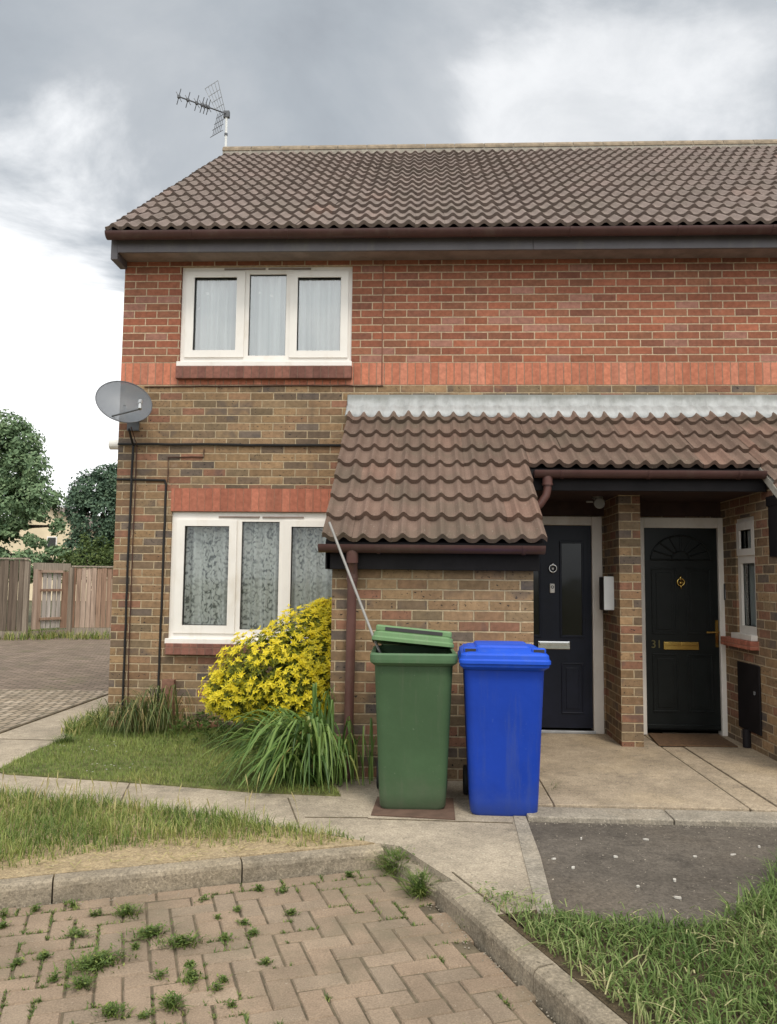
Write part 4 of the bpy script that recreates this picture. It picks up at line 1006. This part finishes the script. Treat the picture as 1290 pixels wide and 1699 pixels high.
b = MB(); b.tube([(1.56,-.45,2.215),(1.50,-.45,2.215)], .009, 8); b.build('sensor_arm', M['pole'], T)

b = MB(); b.prism([(2.145,-.02),(2.80,-.02),(2.775,-.56),(2.085,-.57)], .042, .056); tag(recentre(b.build('doormat', M['mat'], bevel=.004)), 'brown rectangular doormat lying before the dark panelled door', 'doormat')
b = MB(); b.prism([(-.315,-2.71),(.21,-2.765),(.215,-2.3),(-.30,-2.3)], .0, .012); tag(recentre(b.build('board', M['board'], bevel=.003)), 'thin brown board lying flat under the green bin', 'board')
b = MB(); b.box(-2.53,-2.41,-.075,-.005,.0,.488); tag(recentre(b.build('terracotta_block', M['terracotta'], bevel=.006)), 'upright terracotta block against the wall below the lower window', 'block')

# ------------------------------------------------------------------ wheelie bins
def rrect(cx, cy, w, d, rad, z, k=5):
    pts = []
    for qx, qy, a0 in ((1,1,0),(-1,1,pi/2),(-1,-1,pi),(1,-1,3*pi/2)):
        for i in range(k+1):
            a = a0 + pi/2*i/k; pts.append((cx+qx*(w/2-rad)+rad*cos(a), cy+qy*(d/2-rad)+rad*sin(a), z))
    return pts
def wheelie(loc, label, body_m, rim_m, lid_m, rz, lid_tf, name='wheelie_bin', slot=False):
    T = thing(name, label, 'bin', loc, 'wheelie bins by the bin store wall')
    ox, oy, oz = loc
    rot = lambda p: (ox+p[0]*cos(rz)-p[1]*sin(rz), oy+p[0]*sin(rz)+p[1]*cos(rz), oz+p[2])
    # local: front faces -y; base centre at origin
    b = MB(); b.loft([rrect(0,.0,.40,.46,.05,.0), rrect(0,.0,.425,.485,.05,.02), rrect(0,.0,.435,.50,.05,.10), rrect(0,-.005,.505,.575,.055,.90), rrect(0,-.005,.51,.58,.055,.945)], True)
    b.loft([rrect(0,.26,.30,.06,.02,.10), rrect(0,.30,.28,.05,.02,.30), rrect(0,.30,.28,.04,.02,.90)], True)
    b.build('body', body_m, T, smooth=True, xf=rot).modifiers.new('Split', 'EDGE_SPLIT').split_angle = radians(38)
    b = MB(); b.loft([rrect(0,-.01,.515,.59,.055,.915), rrect(0,-.015,.56,.645,.05,.935), rrect(0,-.015,.565,.65,.05,.955), rrect(0,-.015,.565,.65,.05,.985), rrect(0,-.015,.55,.635,.05,.995), rrect(0,-.015,.50,.585,.05,.995), rrect(0,-.015,.49,.575,.05,.93)], False)
    b.build('rim', rim_m, T, xf=rot, bevel=.002)
    for sx in (-1, 1):
        b = MB(); rings = []
        for x, q in ((-.022,.085),(-.018,.098),(.018,.098),(.022,.085)): rings.append([(sx*.225+x, .27+q*cos(2*pi*k/24), .10+q*sin(2*pi*k/24)) for k in range(24)])
        b.loft(rings, True); b.build('wheel', M['tyre'], T, xf=rot)
    b = MB(); b.tube([(-.24,.27,.10),(.24,.27,.10)], .011, 8); b.build('axle', M['metal'], T, xf=rot)
    b = MB(); b.tube([(-.22,.33,.985),(-.22,.40,.99),(.22,.40,.99),(.22,.33,.985)], .014, 10); b.build('grab_handle', rim_m, T, xf=rot)
    # lid, in bin coordinates, then opened / tilted by lid_tf
    lf = lambda p: rot(lid_tf(p))
    b = MB()
    w, f, bk = .575, -.355, .315
    rows_ = [rrect(0,(f+bk)/2,w,bk-f,.045,.945), rrect(0,(f+bk)/2,w,bk-f,.045,.966), rrect(0,(f+bk)/2,w-.016,bk-f-.016,.045,.972), rrect(0,(f+bk)/2,w-.022,bk-f-.022,.045,.998),
             rrect(0,(f+bk)/2,w-.045,bk-f-.045,.045,1.008), rrect(0,(f+bk)/2+.02,w-.13,bk-f-.17,.05,1.030), rrect(0,(f+bk)/2+.02,w-.16,bk-f-.20,.05,1.032)]
    b.loft(rows_, False); b.add(rows_[-1], [tuple(range(len(rows_[-1])))])
    b.add([(x*.97, (y+.02)*.97-.02, z+.004) for x, y, z in rows_[0]], [tuple(range(len(rows_[0])-1,-1,-1))])
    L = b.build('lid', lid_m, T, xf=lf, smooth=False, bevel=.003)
    b = MB(); b.loft([rrect(0,.04,.36,.42,.03,1.030), rrect(0,.04,.34,.40,.03,1.046), rrect(0,.04,.30,.36,.03,1.048)], True); b.build('raised_panel', lid_m, L, xf=lf, bevel=.003)
    if slot:
        b = MB(); b.box(-.265,.265,f+.02,f+.085,1.0,1.046); b.build('lid_handle', lid_m, L, xf=lf, bevel=.012)
        b = MB(); b.box(-.20,.20,f+.0175,f+.03,1.012,1.034); b.build('handle_slot_shade', M['box_dark'], L, xf=lf)  # dark plate on the bar, painted stand-in for the shade of a slot
    for sx in (() if slot else (-1, 1)):
        b = MB(); b.box(sx*.215-.045, sx*.215+.045, f+.055, f+.11, 1.004, 1.042); b.build('lid_handle', lid_m, L, xf=lf, bevel=.012)
        b = MB(); b.box(sx*.215-.034, sx*.215+.034, f+.0535, f+.056, 1.010, 1.034); b.build('handle_slot_shade', M['box_dark'], L, xf=lf)  # same dark plate here, shade of the hand hold put in as colour
    b = MB(); b.tube([(-.25,.33,1.0),(.25,.33,1.0)], .016, 10); b.build('hinge', lid_m, L, xf=lf)
    return T
ident = lambda p: p
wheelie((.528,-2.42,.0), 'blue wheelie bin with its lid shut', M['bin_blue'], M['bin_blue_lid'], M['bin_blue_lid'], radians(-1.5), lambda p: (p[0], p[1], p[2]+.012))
def ajar(p):
    x, y, z = p[0]*.93, p[1], p[2]
    a = radians(-6.5); y0, z0 = .33, 1.0          # opened at the hinge
    y, z = y0+(y-y0)*cos(a)-(z-z0)*sin(a), z0+(y-y0)*sin(a)+(z-z0)*cos(a)
    c = radians(5.0); x, z = x*cos(c)+(z-1.0)*sin(c), 1.0-x*sin(c)+(z-1.0)*cos(c)
    return (x-.01, y+.05, z+.035)
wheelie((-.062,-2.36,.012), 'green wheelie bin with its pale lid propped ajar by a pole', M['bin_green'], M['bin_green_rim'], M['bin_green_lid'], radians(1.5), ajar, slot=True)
b = MB(); b.tube([(-.677,-2.13,1.885),(-.335,-2.42,1.10),(-.16,-2.50,.72)], .0095, 10); tag(recentre(b.build('pole', M['pole'])), 'thin grey pole leaning from the green bin up to the porch eaves', 'pole')

# ------------------------------------------------------------------ plants
def leaf(b, p, d, nrm, l, w, r):
    d = d.normalized(); s = d.cross(nrm)
    if s.length < 1e-3: s = d.orthogonal()
    s.normalize(); u = s.cross(d)
    q = p + d*l*.5
    b.add([tuple(p), tuple(q - s*w/2 + u*w*.12), tuple(p + d*l - u*l*.12), tuple(q + s*w/2 + u*w*.12), tuple(q - u*w*.06)], [(0,4,1),(0,3,4),(4,2,1),(4,3,2)], r)
def rv(): 
    while True:
        v = Vector((R.uniform(-1,1),R.uniform(-1,1),R.uniform(-1,1)))
        if .05 < v.length < 1: return v.normalized()
T = thing('yellow_shrub', 'bushy bright yellow leaved shrub in front of the lower window', 'shrub', (-1.15,-.75,0))
b = MB()
LOBES = [(Vector((-1.30,-.85,.66)), Vector((.50,.42,.38)), 1.0), (Vector((-1.02,-.72,.82)), Vector((.42,.40,.40)), 1.0), (Vector((-.86,-.62,1.06)), Vector((.22,.26,.23)), .7), (Vector((-.85,-.9,.66)), Vector((.22,.4,.42)), .7), (Vector((-1.55,-.85,.50)), Vector((.34,.34,.24)), 1.0), (Vector((-1.0,-1.05,.55)), Vector((.34,.3,.3)), .85)]
def inlobe(p, sc):
    return any(((p.x-c.x)/(e.x*sc))**2+((p.y-c.y)/(e.y*sc))**2+((p.z-c.z)/(e.z*sc))**2 < 1 for c, e, _ in LOBES)
cnt = 0
while cnt < 5200:
    c, e, yl = R.choice(LOBES); d = rv(); q = R.uniform(.74,1.04) + max(0, R.gauss(0,.045)); p = c + Vector((d.x*e.x,d.y*e.y,d.z*e.z))*q
    if p.x > -.70 or p.y > -.06 or p.z < .16 or p.y < -1.75: continue
    if inlobe(p, .70): continue
    if nz(p.x*1.0, p.z+p.y, 7.5, 3) < -.42: continue
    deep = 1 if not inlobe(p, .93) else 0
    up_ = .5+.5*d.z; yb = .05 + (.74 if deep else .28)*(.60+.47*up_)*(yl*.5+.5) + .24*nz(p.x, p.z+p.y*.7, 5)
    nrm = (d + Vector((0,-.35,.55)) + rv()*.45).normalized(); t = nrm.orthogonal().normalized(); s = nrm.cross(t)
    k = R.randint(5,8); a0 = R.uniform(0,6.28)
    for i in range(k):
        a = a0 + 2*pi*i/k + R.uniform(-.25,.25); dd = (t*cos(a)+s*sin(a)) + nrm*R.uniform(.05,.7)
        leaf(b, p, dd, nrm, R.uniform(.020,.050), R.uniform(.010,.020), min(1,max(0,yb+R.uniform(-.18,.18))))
    cnt += 1
cnt = 0
while cnt < 1100:
    c, e, yl = R.choice(LOBES); d = rv(); q = R.uniform(.35,.75); p = c + Vector((d.x*e.x,d.y*e.y,d.z*e.z))*q
    if p.x > -.71 or p.y > -.06 or p.z < .14: continue
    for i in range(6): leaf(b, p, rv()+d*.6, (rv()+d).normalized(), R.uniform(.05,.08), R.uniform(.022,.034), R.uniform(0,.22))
    cnt += 1
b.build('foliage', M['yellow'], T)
b = MB()
for i in range(26):
    c, e, _ = R.choice(LOBES); p = c + Vector((R.uniform(-.6,.6)*e.x, R.uniform(-.6,.6)*e.y, R.uniform(-.1,.5)*e.z)); s = Vector((R.uniform(-1.2,-.9), R.uniform(-.8,-.6), .0))
    b.tube([tuple(s), tuple(s.lerp(p,.5)+Vector((0,0,.06))), tuple(p)], [.012,.008,.004], 6)
b.build('stem', M['bark'], T)

def strap(b, x, y, ang, l, h, w, r, twist=0.0, seg=8):
    """an arching leaf: rises then bends over and down"""
    dx, dy = cos(ang), sin(ang); pts = []
    for i in range(seg+1):
        t = i/seg
        pts.append(Vector((x+dx*l*(t**1.25), y+dy*l*(t**1.25), max(.012, h*(1-(1-min(1,t/.62))**2) if t < .62 else h - (h*twist)*((t-.62)/.38)**1.6))))
    vs = []; sx, sy = -dy, dx
    for i, p in enumerate(pts):
        t = i/seg; q = w/2*(1-.85*t**2.2)*(.6+.4*min(1,t*5)); vs += [(p.x-sx*q, p.y-sy*q, p.z+q*.35), (p.x, p.y, p.z), (p.x+sx*q, p.y+sy*q, p.z+q*.35)]
    fs = []
    for i in range(seg):
        a = i*3; fs += [(a,a+1,a+4,a+3),(a+1,a+2,a+5,a+4)]
    b.add(vs, fs, r)
b = MB()
for i in range(330):
    x, y = R.gauss(-.80,.10), R.gauss(-1.84,.13); x = min(x, -.58); y = min(y, -1.5) if x > -.72 else y
    a = R.choice([R.uniform(pi*.80,pi*1.40)]*4 + [R.uniform(pi*1.2,pi*1.75)]*2 + [R.uniform(pi*.5,pi*.9)])
    l = R.uniform(.34,.78)*(1 if cos(a) < -.3 else .6); h = R.uniform(.20,.50)
    if x + cos(a)*l > -.42: l *= .4
    if sin(a)*l < -.50: l *= .75
    strap(b, x, y, a, l, h, R.uniform(.018,.034), min(1,max(0,R.gauss(.52,.24))), R.uniform(.3,.95))
for i in range(26):
    x, y = R.uniform(-.60,-.36), R.uniform(-2.05,-1.85); a = R.uniform(pi*1.1,pi*1.9); strap(b, x, y, a, R.uniform(.05,.2), R.uniform(.2,.5), R.uniform(.012,.02), min(1,max(0,R.gauss(.5,.25))), R.uniform(.5,1))
for i in range(14): strap(b, R.gauss(-.72,.06), -1.88, R.uniform(0,6.28), R.uniform(.05,.16), R.uniform(.55,.72), .02, R.uniform(.3,.6), .15)
tag(recentre(b.build('strap_leaf_plant', M['strap'])), 'big clump of long arching green leaves left of the drainpipe', 'plant')
b = MB()
for i in range(210):
    x, y = R.gauss(-2.66,.20), R.gauss(-.20,.07); a = R.choice([R.uniform(pi*.95,pi*1.5)]*3 + [R.uniform(pi*1.4,pi*2.0)]*2)
    y = min(y, -.05)
    strap(b, x, y, a, R.uniform(.16,.42), R.uniform(.12,.34)+.14*max(0, min(1, (x+2.75)/.25)), R.uniform(.008,.016), min(1,max(0,R.gauss(.5,.28))), R.uniform(.5,1.05))
tag(recentre(b.build('strap_leaf_plant', M['strap_dry'])), 'low clump of half dried strap leaves at the left foot of the wall', 'plant')
# low dark weeds along the foot of the wall
b = MB()
for i in range(420):
    x, y = R.uniform(-2.35,-1.25), -abs(R.gauss(0,.28))-.03; p = Vector((x, y, R.uniform(.02,.22)*(1+y))); nrm = (rv()+Vector((0,-.3,.8))).normalized()
    for k in range(4): leaf(b, p, rv()+Vector((0,-.2,.2)), nrm, R.uniform(.02,.045), R.uniform(.012,.022), R.random()*.6)
stuff(b.build('ground_cover', M['weed']))

# ------------------------------------------------------------------ background left: fences, trees, house
def boards(b, p, q, z0, z1, w=.12, mat_r=None, gap=.006, th=.02):
    P_, Q_ = Vector((*p,0)), Vector((*q,0)); l = (Q_-P_).length; d = (Q_-P_)/l; nn = Vector((d.y,-d.x,0)); k = max(1, int(l/w)); w = l/k
    for i in range(k):
        a = P_+d*(i*w+gap); e = P_+d*((i+1)*w-gap); t0 = nn*(th*.2 if i%2 else th*.9); zt = z1+R.uniform(-.012,.012)
        a, e = a+t0, e+t0; r = R.random() if mat_r is None else mat_r
        A, B_ = a+nn*-th, e+nn*-th
        b.add([(*a.xy,z0),(*e.xy,z0),(*B_.xy,z0),(*A.xy,z0),(*a.xy,zt),(*e.xy,zt),(*B_.xy,zt),(*A.xy,zt)], [(0,3,2,1),(4,5,6,7),(0,1,5,4),(1,2,6,5),(2,3,7,6),(3,0,4,7)], r)
def bar(b, p, q, z0, z1, th):
    P_, Q_ = Vector((*p,0)), Vector((*q,0)); d = (Q_-P_).normalized(); nn = Vector((d.y,-d.x,0))*th/2
    vs = [(*(P_+nn).xy,z0),(*(Q_+nn).xy,z0),(*(Q_-nn).xy,z0),(*(P_-nn).xy,z0),(*(P_+nn).xy,z1),(*(Q_+nn).xy,z1),(*(Q_-nn).xy,z1),(*(P_-nn).xy,z1)]
    b.add(vs, [(0,3,2,1),(4,5,6,7),(0,1,5,4),(1,2,6,5),(2,3,7,6),(3,0,4,7)], R.random())
def fence(label, p, q, z0, z1, mat, posts, name='board_fence', caps=True, w=.12):
    T = thing(name, label, 'fence', (p[0],p[1],0), 'fences behind the driveway')
    b = MB(); boards(b, p, q, z0, z1, w); b.build('boards', M[mat], T)
    b = MB(); bar(b, p, q, 0, z0-.01, .05); b.build('gravel_board', M['post'], T)
    if caps: b = MB(); bar(b, p, q, z1+.012, z1+.05, .07); b.build('cap_rail', M['post'], T)
    for x, y, h in posts:
        b = MB(); b.box(x-.05,x+.05,y-.05,y+.05,-.05,h); b.build('post', M['post'], T)
    return T
F0, F1, F2, F3 = (-12.6,11.3), (-9.52,11.15), (-8.95,12.25), (-5.6,13.1)
fence('dark tall board fence panel at the far left of the driveway', F0, F1, .17, 1.88, 'fence_dark', [(-9.52,11.1,1.84)])
fence('weathered reddish brown fence panels ending behind the house corner', F2, F3, .2, 1.72, 'fence', [(-8.93,12.2,1.72),(-7.35,12.6,1.76)])
T = thing('garden_gate', 'narrow wooden gate with pale slats between the two fences', 'gate', (-9.25,11.7,0), 'fences behind the driveway')
b = MB(); boards(b, (-9.46,11.27), (-9.34,11.5), .2, 1.66, .12); boards(b, (-9.08,12.0), (-8.97,12.21), .2, 1.62, .12); b.build('side_board', M['fence'], T)
b = MB(); boards(b, (-9.34,11.5), (-9.08,12.0), .22, 1.58, .13, gap=.02); b.build('slat', M['fence_pale'], T)
for z in (.42, 1.12, 1.58): b = MB(); bar(b, (-9.33,11.44), (-9.05,11.98), z, z+.06, .05); b.build('rail', M['fence'], T)
b = MB(); bar(b, (-9.46,11.27), (-8.97,12.21), 1.64, 1.82, .03); b.build('top_board', M['post'], T)
b = MB(); bar(b, (-9.46,11.3), (-8.97,12.2), .0, .16, .05); b.build('gravel_board', M['post'], T)

def tree(name, label, base, blobs, count, leafsize, mat, trunk=.2, group='trees behind the fences', up_bias=.3, gapn=.15):
    T = thing(name, label, 'tree', base, group); B0 = Vector(base)
    b = MB(); tot = sum(e[0]*e[1]+e[1]*e[2]+e[0]*e[2] for c, e in blobs)
    for c, e in blobs:
        c = Vector(c); k = int(count*(e[0]*e[1]+e[1]*e[2]+e[0]*e[2])/tot)
        for i in range(k):
            d = rv(); q = R.uniform(.45,1.0)**.5*R.uniform(.85,1.1); p = c+Vector((d.x*e[0],d.y*e[1],d.z*e[2]))*q
            g = mn.noise(p*.9/max(.4,leafsize*3)) 
            if g < -gapn: continue
            nrm = (d+rv()*.8+Vector((0,0,up_bias))).normalized(); t = nrm.orthogonal().normalized(); s = nrm.cross(t); a = R.uniform(0,6.28); t2 = t*cos(a)+s*sin(a); s2 = nrm.cross(t2)
            l = leafsize*R.uniform(.6,1.3); r = min(1,max(0,R.gauss(.42,.2)+.35*g))
            b.add([tuple(p-t2*l/2), tuple(p+s2*l*.28+nrm*l*.05), tuple(p+t2*l/2-nrm*l*.1), tuple(p-s2*l*.28+nrm*l*.05)], [(0,1,2,3)], r)
    b.build('crown', M[mat], T)
    b = MB(); top = Vector(blobs[0][0])
    b.tube([tuple(B0-Vector((0,0,.2))), tuple(B0.lerp(top,.4)+Vector((.1,0,0))), tuple(top)], [trunk,trunk*.7,trunk*.25], 10)
    for c, e in blobs[1:]:
        s = B0.lerp(top, R.uniform(.35,.7)); c = Vector(c); b.tube([tuple(s), tuple(s.lerp(c,.5)+Vector((0,0,.2))), tuple(c)], [trunk*.45,trunk*.3,trunk*.1], 7)
    b.build('trunk', M['bark'], T)
    return T
tree('broadleaf_tree', 'large broad leaved tree rising at the left edge behind the dark fence', (-16.3,21,0),
     [((-16.2,21,5.2),(2.0,1.8,1.7)),((-15.6,20.6,6.7),(1.1,1.3,1.0)),((-14.9,20.6,6.3),(.95,1.0,.8)),((-14.5,20.4,5.3),(1.0,1.0,.9)),((-14.1,20.3,4.3),(1.1,1.0,.75)),((-15.5,20.2,4.0),(1.5,1.2,1.1)),((-13.6,20.2,3.9),(.6,.7,.5)),((-16.0,20,2.6),(1.5,1.2,1.0)),((-13.0,20.2,2.0),(.7,.7,.65)),((-14.2,20,1.9),(1.0,.8,.65)),((-13.2,20.3,3.3),(.35,.4,.35)),((-14.9,20,2.9),(.5,.6,.5)),((-13.9,20.1,2.75),(.55,.5,.3)),((-14.5,20.2,3.4),(.4,.5,.3))], 34000, .17, 'tree_mid', .3)
tree('dense_tree', 'dark dense tree standing between the large tree and the house', (-14.4,27,0),
     [((-14.3,27,3.9),(1.5,1.4,1.8)),((-14.9,27,5.3),(.85,.9,1.0)),((-14.1,27,5.6),(.9,.9,.95)),((-13.4,27,5.6),(.9,.9,1.1)),((-12.9,27,4.0),(1.3,1.3,1.6)),((-15.3,26.8,4.6),(.55,.6,.8)),((-14.9,26.5,2.6),(.8,.9,.9)),((-13.3,26.5,2.6),(1.2,1.0,1.2))], 26000, .17, 'tree_dark', .3)
tree('leafy_bush', 'light green bush showing above the fence beside the house corner', (-10.0,16,0),
     [((-10.0,16,1.9),(.9,.6,.6)),((-10.7,16.1,1.75),(.55,.5,.5)),((-9.2,16,2.05),(.7,.6,.6)),((-10.3,16,2.5),(.22,.25,.35)),((-9.75,16,2.4),(.25,.25,.35)),((-8.7,16,2.1),(.6,.6,.6))], 7500, .10, 'bush', .06)
# cream house seen through a gap in the trees
T = thing('distant_house', 'cream rendered house glimpsed through a gap in the trees', 'house', (-25,46,0))
b = MB(); b.box(-29,-21.5,45,52,-.1,4.4); b.add([(-29,45,4.4),(-21.5,45,4.4),(-25.25,45,6.3),(-29,52,4.4),(-21.5,52,4.4),(-25.25,52,6.3)], [(0,1,2),(5,4,3)]); b.build('wall', M['cream_wall'], T)
b = MB(); b.add([(-29.3,44.7,4.25),(-25.25,44.7,6.35),(-25.25,52.3,6.35),(-29.3,52.3,4.25),(-21.2,44.7,4.25),(-21.2,52.3,4.25)], [(0,1,2,3),(1,4,5,2)]); o = b.build('roof', M['roof'], T); o.modifiers.new('Solid','SOLIDIFY').thickness = .15
b = MB(); b.box(-25.3,-24.6,44.96,45.0,3.2,4.2); w = b.build('window', M['white'], T)
b = MB(); b.box(-25.22,-24.68,44.94,44.955,3.28,4.12); b.build('pane', M['interior'], w)
